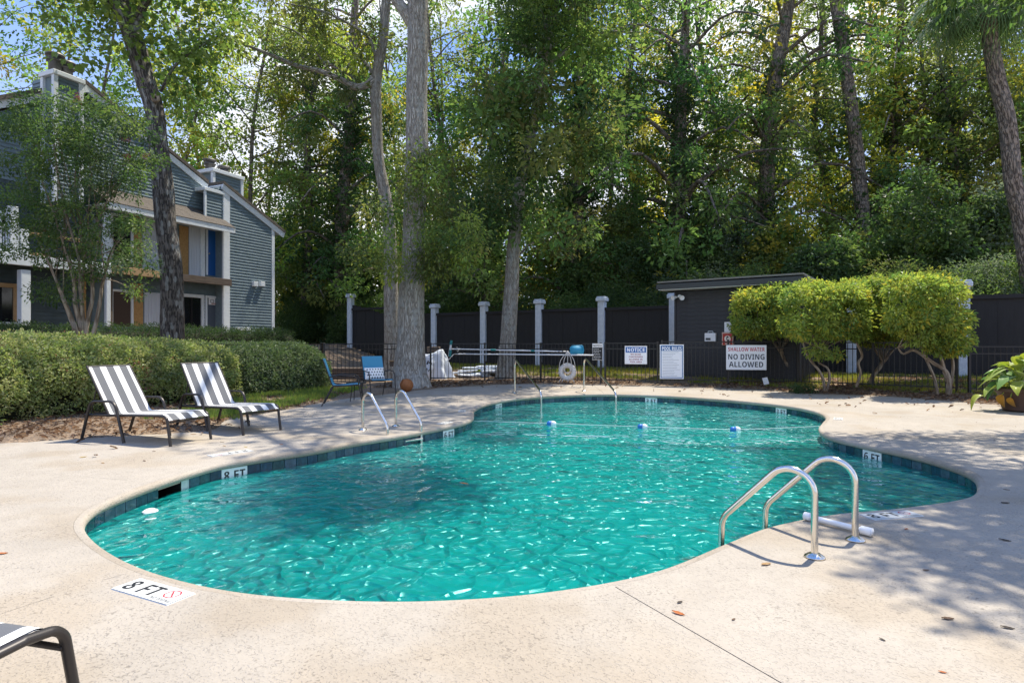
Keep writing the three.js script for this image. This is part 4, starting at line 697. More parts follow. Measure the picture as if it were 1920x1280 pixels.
{
  const c = A(1064, 697, 19.55), t = thing('life_ring', 'white life ring with rope hanging in a net bag on the fence', 'life ring', c, -0.3);
  part('ring', new THREE.TorusGeometry(0.205, 0.082, 14, 36), std({ map: mottle([0.55, 0.54, 0.52], [0.76, 0.75, 0.72], 8, 141), roughness: 0.7 }), t);
  const strand = (a, b, sway) => sweep(new THREE.CatmullRomCurve3([a, a.clone().lerp(b, 0.5).add(new THREE.Vector3(sway, 0, 0.06)), b]).getPoints(10), 0.011, 6); const top = new THREE.Vector3(0.03, 0.66, 0.03);
  part('hanging_rope', merge([-0.26, -0.12, 0.02, 0.15, 0.27].map((x, k) => strand(top, new THREE.Vector3(x, 0.17 - Math.abs(x) * 0.3, 0.06), x * 0.3))), M.rope, t);
  const R = rng(9), coil = []; for (let k = 0; k <= 70; k++) { const a = k * 0.52; coil.push(new THREE.Vector3(0.10 * Math.cos(a) + 0.02 * R(), 0.06 + 0.11 * Math.sin(a) + 0.02 * R(), 0.03 + 0.05 * R())); } part('rope_coil', sweep(coil, 0.012, 6), M.rope, t);
  const net = []; for (let k = 0; k < 16; k++) { const a = k / 16 * 6.283, pts = []; for (let j = 0; j <= 8; j++) { const b = j / 8 * Math.PI * 1.6 - 0.8, r = 0.205 + 0.087 * Math.cos(b), aa = a + j * 0.07; pts.push(new THREE.Vector3(r * Math.cos(aa), r * Math.sin(aa), 0.088 * Math.sin(b))); } net.push(sweep(pts, 0.005, 5)); } for (const x of [-0.3, -0.2, 0.02, 0.24]) net.push(strand(new THREE.Vector3(x * 0.7, -0.22, 0.02), new THREE.Vector3(x, -0.36, 0.03), 0.02)); part('net_bag', merge(net), M.rope, t);
}
{
  const t = thing('tarp_heap', 'heap covered by a crumpled white tarp with dark letters, behind the fence', 'tarp', V(-3.05, 0.0, 22.3), 0);
  const sh = (u, v) => { const a = u * Math.PI * 2, rx = mixn(0.95, 0.42, Math.pow(v, 0.7)), rz = mixn(0.6, 0.3, v), k = 1 + 0.13 * Math.sin(a * 9 + v * 3) * (1 - v) + 0.16 * fbm3(Math.cos(a) * 2, v * 3, Math.sin(a) * 2, 3); return new THREE.Vector3(rx * k * Math.cos(a) + 0.12 * v, 1.0 * Math.sin(v * Math.PI / 2) * (1 + 0.08 * Math.sin(a * 3)) * (1 - 0.22 * clamp(-Math.cos(a)) * v), rz * k * Math.sin(a) * (v > 0.98 ? 0.1 : 1)); };
  part('tarp', grid(90, 26, (u, v) => [sh(u, v), u, v], true), std({ map: mottle([0.52, 0.58, 0.66], [0.74, 0.78, 0.82], 9, 143), roughness: 0.6 }), t);
  const letters = std({ color: lin(0.02, 0.02, 0.025), roughness: 0.7 });
  const seg = []; const st = (pts) => seg.push(sweep(pts.map(([u, v]) => { const q = sh(u, v); q.x *= 1.02; q.z *= 1.03; return q; }), 0.022, 6));
  for (const [u0, v0] of [[0.30, 0.40], [0.30, 0.17]]) { st([[u0, v0], [u0 - 0.014, v0 + 0.12], [u0 - 0.028, v0]]); st([[u0 - 0.005, v0 + 0.05], [u0 - 0.023, v0 + 0.05]]); st([[u0 - 0.045, v0], [u0 - 0.05, v0 + 0.12], [u0 - 0.062, v0 + 0.04], [u0 - 0.074, v0 + 0.12], [u0 - 0.08, v0]]); } part('lettering', merge(seg), letters, t);
  part('wood_block', rbox(0.46, 0.2, 0.3, 0.02, 0.2, 1.06, 0), M.oldWood, t);
}
{ const t = thing('slab_pile', 'low pile of white broken slabs between the tarp heap and the slim trunk', 'slab pile', V(-1.3, 0.03, 22.6)), R = rng(83), m = std({ map: mottle([0.55, 0.60, 0.66], [0.74, 0.78, 0.82], 7, 145), roughness: 0.8 }); for (let k = 0; k < 16; k++) { const s = part('slab', rbox(0.5 + 0.5 * R(), 0.05, 0.3 + 0.3 * R(), 0.008), m, t); s.position.set((R() - 0.42) * 1.3, 0.05 + 0.05 * Math.floor(k / 2) * (0.6 + 0.4 * R()), (R() - 0.5) * 0.7); s.rotation.set(0.14 * (R() - 0.5), R() * 0.8 - 0.4, 0.16 * (R() - 0.5)); } }

// ---------------------------------------------------------------- foliage: sprigs of real leaf faces, set out many times with a tint each
const leafMat = phy({ color: 0xffffff, roughness: 1, transmission: 0.6, thickness: 0, specularIntensity: 0.4, clearcoat: 0.35, clearcoatRoughness: 0.32 });
const hedgeLeaf = phy({ color: 0xffffff, roughness: 1, transmission: 0.48, thickness: 0, clearcoat: 0.3, clearcoatRoughness: 0.35 });
const matteLeaf = phy({ color: 0xffffff, roughness: 1, transmission: 0.5, thickness: 0, specularIntensity: 0.3 });
function sprig(n, R, len, wid, seed, { flat = 0.5, shell = 0.4, squash = 0.7 } = {}) {
  const r = rng(seed), p = [], ix = [], d = new THREE.Vector3(), s = new THREE.Vector3(), up = new THREE.Vector3(), b = new THREE.Vector3();
  for (let k = 0; k < n; k++) {
    do b.set(r() * 2 - 1, r() * 2 - 1, r() * 2 - 1); while (b.length() > 1 || b.length() < shell * r());
    d.copy(b).add(new THREE.Vector3(r() - 0.5, r() - 0.7, r() - 0.5)).normalize();
    b.multiplyScalar(R); b.y *= squash;
    up.set((r() - 0.5) * 2 * (1 - flat), 1 - 0.9 * (1 - flat) * r(), (r() - 0.5) * 2 * (1 - flat)).normalize(); s.copy(d).cross(up).normalize(); up.copy(s).cross(d);
    const l = len * (0.7 + 0.6 * r()), w = wid * (0.7 + 0.6 * r()) / 2, f = 0.16 * l, v = p.length / 3;
    const q = (a, c, h) => p.push(b.x + d.x * a + s.x * c + up.x * h, b.y + d.y * a + s.y * c + up.y * h, b.z + d.z * a + s.z * c + up.z * h);
    q(0, 0, 0); q(l * 0.5, w, f * 0.6); q(l, 0, -f); q(l * 0.5, -w, f * 0.6); ix.push(v, v + 1, v + 2, v, v + 2, v + 3);
  }
  const g = new THREE.BufferGeometry(); g.setAttribute('position', new THREE.Float32BufferAttribute(p, 3)); g.setIndex(ix); const h = g.toNonIndexed(); h.computeVertexNormals(); return h;
}
const tmpM = new THREE.Matrix4(), tmpQ = new THREE.Quaternion(), tmpE = new THREE.Euler(), tmpS = new THREE.Vector3();
function scatter(name, geo, mat, items, parent, seed = 1, tilt = 0.5) {
  const m = new THREE.InstancedMesh(geo, mat, items.length), r = rng(seed); m.name = name; m.userData.kind = 'stuff'; m.castShadow = m.receiveShadow = true;
  items.forEach((it, i) => { tmpE.set((r() - 0.5) * tilt * 2, r() * 6.283, (r() - 0.5) * tilt * 2); tmpQ.setFromEuler(tmpE); if (it.q) tmpQ.premultiply(it.q); tmpS.setScalar(it.s ?? 1); m.setMatrixAt(i, tmpM.compose(it.p, tmpQ, tmpS)); m.setColorAt(i, it.c); });
  parent.add(m); return m;
}
const tone = (r, list) => { const a = list[Math.floor(r() * list.length)], b = list[Math.floor(r() * list.length)], t = r(), k = 0.82 + 0.36 * r(); return lin(mixn(a[0], b[0], t) * k * 1.08, mixn(a[1], b[1], t) * k, mixn(a[2], b[2], t) * k); };
const GREEN = { deep: [[0.039, 0.101, 0.021], [0.058, 0.130, 0.029], [0.078, 0.150, 0.034]], mid: [[0.085, 0.182, 0.036], [0.117, 0.215, 0.044], [0.150, 0.234, 0.044]], gold: [[0.351, 0.351, 0.036], [0.420, 0.377, 0.034], [0.247, 0.312, 0.042], [0.169, 0.247, 0.042]], lime: [[0.234, 0.338, 0.047], [0.312, 0.390, 0.055], [0.156, 0.260, 0.042]], grey: [[0.130, 0.189, 0.111], [0.176, 0.234, 0.137], [0.091, 0.156, 0.078]], olive: [[0.156, 0.189, 0.044], [0.208, 0.227, 0.052], [0.117, 0.169, 0.036]] };
const SPRIG = {
  wood: [sprig(46, 0.58, 0.21, 0.115, 401), sprig(54, 0.66, 0.19, 0.10, 402), sprig(36, 0.62, 0.26, 0.15, 403)],
  maple: [sprig(34, 0.55, 0.18, 0.16, 411), sprig(34, 0.55, 0.16, 0.15, 412)],
  oak: [sprig(46, 0.6, 0.17, 0.08, 421), sprig(46, 0.62, 0.15, 0.085, 422)],
  ivy: [sprig(40, 0.40, 0.15, 0.13, 431, { flat: 0.2 })],
  bush: [sprig(46, 0.42, 0.10, 0.05, 441), sprig(46, 0.42, 0.11, 0.045, 442)],
  box: [sprig(26, 0.14, 0.052, 0.030, 451, { flat: 0.2 }), sprig(26, 0.14, 0.056, 0.028, 452, { flat: 0.2 })],
  priv: [sprig(20, 0.17, 0.095, 0.048, 461, { flat: 0.35 }), sprig(20, 0.17, 0.105, 0.05, 462, { flat: 0.35 })],
  crape: [sprig(34, 0.30, 0.11, 0.058, 471, { flat: 0.75 }), sprig(34, 0.30, 0.12, 0.06, 472, { flat: 0.75 })],
};
const splitBy = (items, n, seed) => { const r = rng(seed), o = Array.from({ length: n }, () => []); for (const it of items) o[Math.floor(r() * n)].push(it); return o; };
function foliage(name, kind, items, parent, seed, mat = leafMat, tilt) { splitBy(items, SPRIG[kind].length, seed).forEach((list, k) => list.length && scatter(name, SPRIG[kind][k], mat, list, parent, seed + k, tilt)); }

// A tree: trunk along [Vector3, radius] (world), limbs grown from it, leaf sprigs along the limbs.
function tree(name, label, category, trunkPts, o) {
  const { group, barkMat = bark.brown, limbs = 24, from = 0.3, to = 1, len = 3.2, rise = 0.45, droop = 0.2, per = 9, kind = 'wood', tones = GREEN.mid, seed = 1, scale = 1, extra = [], ivy = 0, around = 12, rough = 0.06, flare = 0.3, seg, keep, mat, extraLeaves = [], spread = 0.34, az0, azw, thin = false } = o;
  const base = trunkPts[0][0].clone(), t = thing(name, label, category, base, 0, group), r = rng(seed), rel = (v) => v.clone().sub(base);
  const pts = trunkPts.map(([p, q]) => [rel(p), q]);
  part('trunk', limb([[pts[0][0].clone().add(new THREE.Vector3(0, -0.25, 0)), pts[0][1] * 1.05], ...pts], { around, rough, flare, seed, seg: seg ?? pts.length * 6 }), barkMat, t);
  const curve = new THREE.CatmullRomCurve3(pts.map((q) => q[0]), false, 'centripetal'), geos = [], leaves = [];
  const radiusAt = (u) => { const x = curve.getUtoTmapping(u) * (pts.length - 1), i = Math.min(pts.length - 2, Math.floor(x)); return mixn(pts[i][1], pts[i + 1][1], x - i); };
  const along = (c, L, m, tonesNow) => { const dim = 0.85 + 1.4 * r() * r() + 0.3 * r(), one = tonesNow[Math.floor(r() * tonesNow.length)], own = [one, one.map((x, i) => x * [0.75, 0.88, 0.8][i])]; for (let k = 0; k < m; k++) { const s = 0.25 + 0.8 * (k + r()) / m, q = c.getPoint(Math.min(1, s)); q.x += (r() - 0.5) * 2 * spread * L * 0.55; q.y += (r() - 0.5) * 2 * spread * L * 0.45; q.z += (r() - 0.5) * 2 * spread * L * 0.55; const w = q.clone().add(base); if (keep && !keep(w.x, w.y, -w.z)) continue; leaves.push({ p: q, s: scale * (0.6 + 0.7 * r()), c: tone(r, own).multiplyScalar(dim) }); } };
  for (let k = 0; k < limbs; k++) {
    const u = mixn(from, to, (k + r()) / limbs), P = curve.getPointAt(u), a = azw ? az0 + (r() - 0.5) * azw : k * 2.4 + r() * 1.2, L = len * (0.6 + 0.7 * r()) * (1.1 - 0.35 * u), e = rise * (0.4 + r());
    const d = new THREE.Vector3(Math.cos(a), e, Math.sin(a)), m1 = P.clone().addScaledVector(d, L * 0.5).add(new THREE.Vector3((r() - 0.5) * 0.3, L * 0.06, (r() - 0.5) * 0.3)), m2 = P.clone().addScaledVector(d, L).add(new THREE.Vector3(0, -L * droop * (0.5 + r()), 0)), rr = Math.max(0.014, Math.min(radiusAt(u) * 0.34, 0.02 * L));
    geos.push(limb([[P, rr * 1.3], [m1, rr * 0.75], [m2, rr * 0.3]], { around: 6, seg: 7 }));
    along(new THREE.CatmullRomCurve3([P, m1, m2]), L, thin && u > 0.7 ? Math.ceil(per * 0.5) : per, tones);
  }
  for (const e of extra) { const q = e.pts.map(([p, w]) => [rel(p), w]); geos.push(limb(q, { around: 10, seg: q.length * 5, rough: 0.05, seed })); if (e.leaves) along(new THREE.CatmullRomCurve3(q.map((z) => z[0])), e.spread ?? 3, e.leaves, e.tones ?? tones); }
  if (geos.length) part('limb', merge(geos), barkMat, t, 'spreading limbs of the tree');
  if (ivy) { const list = []; for (let k = 0; k < ivy; k++) { const u = Math.pow(r(), 1.2) * 0.75, P = curve.getPointAt(u), a = r() * 6.283, R = radiusAt(u) + 0.12 + 0.35 * r() * (1 - u); list.push({ p: new THREE.Vector3(P.x + R * Math.cos(a), P.y + (r() - 0.5) * 0.3, P.z + R * Math.sin(a)), s: 0.8 + 0.6 * r(), c: tone(r, GREEN.deep) }); } foliage('ivy', 'ivy', list, t, seed + 5); }
  for (const f of extraLeaves) leaves.push({ ...f, p: rel(f.p) });
  if (leaves.length) foliage('crown', kind, leaves, t, seed, mat);
  return t;
}
const trunkPx = (list, Z, dZ = 0) => list.map(([px, py, w], i) => { const z = Z + dZ * i / (list.length - 1); return [A(px, py, z), w * z / FOCAL / 2]; });

// ---------------------------------------------------------------- trees in the yard
const overHouse = (x, y, z) => { const gx = x - 0.31 * (y - 4), gz = z - 0.34 * (y - 4); return !(gx > -18 && gx < -9.8 && gz > 20 && gz < 31 && perlin.noise(x * 0.9, y * 0.9, z * 0.9) < 0.34); };   // the clearing through which the sun reaches the house
// how far the yard trees reach: their crowns stay over the strips of deck and water that lie in dapple
const overDapple = (x, y, z) => { const gx = x - 0.31 * y, gz = z - 0.34 * y; if (gz > 19) return true; const f = perlin.noise(gx * 1.1, gz * 0.8, 4);
  if (gx > -4.4 && gx < -0.1 && gz > 9.6) return f > -0.22; if (gx > -2.5 && gx < -0.4 && gz > 5.2 && gz < 7.4) return f > -0.4; if (gx > -3.6 && gx < -1.5 && gz > 7 && gz <= 9.6) return f > 0.1; if (gx >= -0.1 && gx < 2 && gz > 10.5 && gz < 16) return f > 0.22; return gx < -5 && gz > 15.5 && f > 0.12; };
{
  const r = rng(900);
  // the big pale trunk by the deck; its crown starts above the picture and reaches out over the deck
  const Z = 18.0, top = A(783, -10, Z), up = (x, y, z, w) => [top.clone().add(new THREE.Vector3(x, y, z)), w], shoots = [];
  for (let c = 0; c < 36; c++) {                         // upright leafy shoots from the bark, more of them low and to the right
    const y = mixn(500, 300, Math.pow(r(), 1.25)), cx = 776 + (c % 3 ? 1 : -1) * Math.pow(r(), 0.8) * mixn(40, 118, smooth(310, 440, y)), z = Z - 0.5 + (r() - 0.6) * 1.6, n = 3 + Math.floor(5 * r()), dim = 0.6 + 0.8 * r(), own = r() < 0.55 ? GREEN.lime : r() < 0.6 ? GREEN.olive : GREEN.mid;
    for (let k = 0; k < n; k++) shoots.push({ p: A(cx + (r() - 0.5) * 26, y + (r() - 0.5) * 44, z + (r() - 0.5) * 0.5), s: 0.5 + 0.4 * r(), c: tone(r, own).multiplyScalar(dim) });
  }
  for (let k = 0; k < 2600 && shoots.length < 540; k++) { const h = mixn(11.5, 15.5, r()), B = r() < 0.16, gx = B ? mixn(-2.4, -0.5, r()) : mixn(-4.3, 0.6, r()), gz = B ? mixn(5.2, 7.3, r()) : mixn(9.4, 17.5, r()), x = gx + 0.31 * h, z = gz + 0.34 * h; if (perlin.noise(gx * 1.5, gz * 1.1, 6) < (B ? -0.25 : -0.02 + 0.2 * smooth(-0.6, 0.6, gx))) continue; shoots.push({ p: V(x, h, z), s: 0.6 + 0.5 * r(), c: tone(r, [...GREEN.mid, ...GREEN.deep]) }); }
  tree('shade_tree', 'tall pale grey trunk with leafy shoots beside the deck, thickest in the yard', 'tree', [[A(772, 731, 17.9), 0.53], ...trunkPx([[768, 700, 62], [770, 640, 52], [771, 560, 48], [775, 470, 43], [779, 350, 41], [781, 320, 46], [782, 285, 43], [781, 200, 39], [783, 90, 39], [783, -10, 38]], Z), up(0.1, 2.5, 0.2, 0.26), up(0.5, 5.5, 0.8, 0.2), up(0.9, 8.5, 1.2, 0.12)],
    { barkMat: bark.pale, seed: 3, limbs: 26, from: 0.64, len: 4.2, rise: 0.5, per: 8, kind: 'oak', tones: [...GREEN.mid, ...GREEN.deep], around: 28, rough: 0.04, flare: 0.42, seg: 90, extraLeaves: shoots, scale: 1.15,
      keep: (x, y, z) => y > 9.6 && overDapple(x, y, z),
      extra: [{ pts: [[A(781, 60, Z), 0.16], [A(757, 20, Z), 0.17], [A(738, -8, Z), 0.15], [A(700, -90, Z + 0.6), 0.1]] }, ...[[3.6, 3.0, 3.0], [5.0, 3.2, 1.0], [3.4, 4.0, 5.2], [5.6, 4.2, 4.4], [6.2, 4.8, 6.2]].map(([x, y, z]) => ({ pts: [up(0, 0.8, 0, 0.14), up(x * 0.5, y * 0.7, z * 0.5, 0.09), up(x, y, z, 0.04)], leaves: 20, spread: 2.4 }))] });
  // its thinner neighbour with the long bent limb
  const Z2 = 21.5;
  tree('limbed_tree', 'slimmer pale trunk with a long bent limb, just behind the thickest trunk', 'tree', trunkPx([[736, 712, 38], [735, 640, 29], [733, 560, 27], [731, 450, 24], [724, 380, 23], [710, 300, 20], [706, 225, 20], [705, 150, 21], [718, 75, 18], [724, 0, 17], [735, -120, 14], [760, -260, 9]], Z2), { barkMat: bark.pale, seed: 5, limbs: 16, from: 0.72, len: 3.4, per: 9, kind: 'oak', tones: [...GREEN.olive, ...GREEN.mid], around: 20, rough: 0.03, seg: 80, scale: 1.1, keep: overDapple,
    extra: [
      { pts: trunkPx([[702, 146, 15], [690, 158, 14], [668, 163, 13], [640, 150, 11], [600, 133, 9], [560, 124, 8], [510, 104, 7], [450, 80, 4], [400, 60, 3]], Z2, -1.5), leaves: 60, spread: 2.6, tones: [...GREEN.gold, ...GREEN.olive] },
      { pts: trunkPx([[700, 140, 8], [680, 112, 7], [650, 92, 5], [600, 70, 4], [540, 40, 3]], Z2, 0.8), leaves: 42, spread: 2.4, tones: [...GREEN.gold, ...GREEN.olive] },
      { pts: trunkPx([[706, 110, 7], [690, 70, 6], [655, 45, 5], [600, 20, 4], [530, 5, 3]], Z2, -1.0), leaves: 44, spread: 2.4, tones: GREEN.olive },
      { pts: trunkPx([[622, 142, 6], [590, 95, 4], [555, 60, 3], [500, 40, 2]], Z2), leaves: 24, spread: 2 } ] });
  // the slim grey trunk right of it with a dense dark skirt of foliage
  const Z3 = 21.6, skirt = [];
  for (let c = 0; c < 30; c++) {                         // separate leaf masses hung round the trunk, thinning out upwards
    const y = mixn(455, 60, Math.pow(r(), 1.0)), half = mixn(150, 110, smooth(430, 150, y)), cx = mixn(992, 1015, smooth(450, 100, y)) + (r() - 0.5) * 2 * half, cz = Z3 + (r() - 0.6) * 3.6, C = A(cx, y, cz), R = 0.5 + 0.7 * r(), n = Math.round(4 + 6 * R), dim = 0.6 + 0.9 * r(), own = r() < 0.35 ? GREEN.deep : r() < 0.6 ? GREEN.mid : GREEN.olive;
    for (let k = 0; k < n; k++) skirt.push({ p: C.clone().add(new THREE.Vector3((r() - 0.5) * 2.6 * R, (r() - 0.5) * 1.5 * R - 0.25 * R * r(), (r() - 0.5) * 2.4 * R)), s: 0.6 + 0.6 * r(), c: tone(r, own).multiplyScalar(dim) });
  }
  tree('slim_tree', 'slim grey trunk wrapped in dense dark foliage at mid height', 'tree', trunkPx([[948, 708, 38], [952, 650, 31], [955, 600, 29], [959, 540, 27], [964, 450, 24], [975, 350, 21], [995, 250, 19], [1008, 187, 18], [1027, 75, 20], [1039, 0, 19], [1055, -120, 15], [1070, -230, 9]], Z3), { barkMat: bark.pale, seed: 7, limbs: 24, from: 0.62, len: 3.2, per: 9, kind: 'wood', tones: [...GREEN.olive, ...GREEN.mid], around: 20, rough: 0.03, seg: 80, extraLeaves: skirt, scale: 1.0, keep: overDapple });
  // the leaning dark trunk in front of the house
  const Z6 = 18.6, canopy = [];
  for (let k = 0; k < 150; k++) { const px = mixn(95, 450, r()), y = mixn(-130, 205, r()); if (y > 40 + 150 * Math.exp(-(((px - 350) / 90) ** 2)) + 70 * Math.exp(-(((px - 160) / 70) ** 2))) continue; canopy.push({ p: A(px, y, Z6 + (r() - 0.4) * 3.5), s: 0.8 + 0.5 * r(), c: tone(r, [...GREEN.lime, ...GREEN.mid]) }); }
  tree('leaning_tree', 'leaning dark mottled trunk with a cut knot in front of the house', 'tree', trunkPx([[323, 672, 47], [323, 640, 41], [322, 560, 40], [320, 500, 39], [312, 435, 36], [304, 341, 36], [296, 270, 33], [287, 200, 33], [272, 150, 34], [255, 90, 34], [238, 40, 34], [222, 0, 33], [190, -90, 26], [170, -190, 18]], Z6), { barkMat: bark.lichen, seed: 9, limbs: 20, from: 0.78, len: 3.0, per: 7, kind: 'maple', tones: [...GREEN.lime, ...GREEN.mid], around: 24, rough: 0.05, seg: 90, scale: 1.0, extraLeaves: canopy, keep: (x, y, z) => x < -7.4 && y > 7.2,
    extra: [{ pts: trunkPx([[232, 20, 22], [200, 0, 16], [150, -20, 12], [90, -60, 8]], Z6), leaves: 10, spread: 2 }, { pts: trunkPx([[248, 60, 18], [280, -10, 14], [330, -60, 10], [400, -110, 6]], Z6), leaves: 16, spread: 2.4 }, { pts: trunkPx([[300, 172, 6], [330, 120, 5], [370, 90, 4], [420, 60, 2]], Z6), leaves: 14, spread: 2 }] }).add((() => { const m = new THREE.Mesh(new THREE.TorusGeometry(0.085, 0.05, 10, 24), bark.tan); m.name = 'cut_knot'; const b = A(323, 672, Z6); m.position.copy(A(291, 184, Z6 - 0.29).sub(b)); m.rotation.y = 0.25; return m; })());
  // the pine with its bare straight trunk
  const Zp = 29.5; tree('pine_tree', 'bare straight brown pine trunk leaning left above the shed', 'pine tree', trunkPx([[1627, 575, 30], [1624, 503, 25], [1617, 394, 25], [1604, 262, 24], [1587, 131, 22], [1568, 0, 22], [1545, -160, 18], [1520, -330, 10]], Zp), { barkMat: bark.brown, seed: 11, limbs: 12, from: 0.8, len: 2.6, per: 8, tones: [...GREEN.mid], ivy: 40, around: 18, rough: 0.04, flare: 0.1 });
}
// the palm: leaning trunk and a crown of drooping fan fronds at the upper right
{
  const Zp = 20.2, pts = trunkPx([[1938, 560, 34], [1925, 470, 31], [1914, 400, 30], [1902, 350, 29], [1888, 219, 28], [1871, 153, 27], [1856, 60, 26], [1848, -15, 26]], Zp), base = pts[0][0].clone(); base.y = height(base.x, -base.z);
  const t = thing('palm_tree', 'tall palm with drooping fan fronds at the upper right corner', 'palm tree', base); part('trunk', limb([[new THREE.Vector3(0.1, -0.2, 0), 0.30], ...pts.map(([p, w]) => [p.clone().sub(base), w])], { around: 16, seg: 50, rough: 0.03, seed: 4 }), bark.brown, t);
  const head = pts[pts.length - 1][0].clone().sub(base), r = rng(33), green = phy({ color: lin(0.10, 0.19, 0.045), roughness: 1, transmission: 0.4, thickness: 0, clearcoat: 0.3, clearcoatRoughness: 0.35 });
  const frond = (seed) => { const q = rng(seed), list = [], n = 46, Lp = 0.9; list.push(sweep([new THREE.Vector3(0, 0, 0), new THREE.Vector3(0, 0.03, Lp * 0.5), new THREE.Vector3(0, 0, Lp)], 0.016, 6));
    for (let k = 0; k < n; k++) { const a = (k / (n - 1) - 0.5) * 4.3, L = 1.5 * (1 - 0.14 * Math.abs(a)) * (0.9 + 0.2 * q()), w = 0.036, dr = 0.34 + 0.3 * q(), o = [];
      list.push(grid(2, 7, (u, v) => { const s = v * L, y = 0.06 * Math.cos(a) * s - dr * s * s * (0.4 + 0.8 * v), hor = s * (1 - 0.32 * v * v); const x = Math.sin(a) * hor, z = Lp + Math.cos(a) * hor, ww = w * (1 - v * 0.96) * Math.min(1, 0.3 + v * 4), ux = Math.cos(a), uz = -Math.sin(a); return [new THREE.Vector3(x + ux * (u - 0.5) * 2 * ww * 0.5, y + (Math.abs(u - 0.5) * 2 - 0.5) * -0.012, z + uz * (u - 0.5) * 2 * ww * 0.5), u, v]; })); }
    return merge(list); };
  const fronds = [1, 2, 3, 4].map(frond);
  for (let k = 0; k < 30; k++) { const m = part('frond', fronds[k % 4], green, t); m.position.copy(head).add(new THREE.Vector3(0, 0.10 * (k % 5), 0)); m.rotation.set(mixn(-0.9, 1.05, k / 30), k * 2.4, 0, 'YXZ'); m.scale.setScalar(1.15 + 0.25 * r()); }
}
// the off-frame oak right of the camera whose boughs shade the deck there
const oakLeaves = []; { const r = rng(915); for (let k = 0; k < 6000 && oakLeaves.length < 620; k++) { const h = mixn(7.4, 9.6, r()), gx = mixn(2.3, 8.5, r()), gz = mixn(3.0, 8.8, r()), edge = (gz < 5.4 ? 2.45 : 3.4) + 0.6 * perlin.noise(gz * 1.4, 2, 5); if (gx < edge || (gz > 6.2 && gz < 7.3 && perlin.noise(gx, gz, 8) > 0)) continue; if (perlin.noise(gx * 1.7, gz * 1.7, 12) < -0.24) continue; oakLeaves.push({ p: V(gx + 0.31 * h, h, gz + 0.34 * h), s: 0.55 + 0.4 * r(), c: tone(r, GREEN.mid) }); } }
tree('oak_tree', 'broad oak standing outside the frame right of the deck', 'tree', [[V(9.2, 0, 7.4), 0.34], [V(9.0, 2.5, 7.5), 0.28], [V(8.7, 5.2, 7.6), 0.25], [V(8.5, 8, 7.8), 0.18], [V(8.4, 11.5, 8), 0.08]], { barkMat: bark.pale, seed: 15, limbs: 22, from: 0.6, len: 3.2, per: 5, kind: 'oak', tones: GREEN.mid, extraLeaves: oakLeaves, keep: (x, y, z) => { const gx = x - 0.31 * y, gz = z - 0.34 * y; return y > 6.6 && gz > 3.0 && gz < 8.8 && gx > (gz < 5.2 ? 2.35 : 3.2) + 0.5 * perlin.noise(gx * 2, gz * 2, 1) && perlin.noise(gx * 1.6, gz * 1.6, 9) > -0.3; }, extra: [[5.6, 9.2, 7.4], [5.4, 9.0, 8.6], [6.2, 9.6, 6.6], [6.6, 9.8, 11.2], [5.7, 9.6, 10.4]].map(([x, y, z]) => ({ pts: [[V(8.7, 5.6, 7.6), 0.1], [V((x + 8.7) / 2, y - 1.2, (z + 7.6) / 2), 0.07], [V(x, y, z), 0.03]], leaves: 14, spread: 2.0 })) });

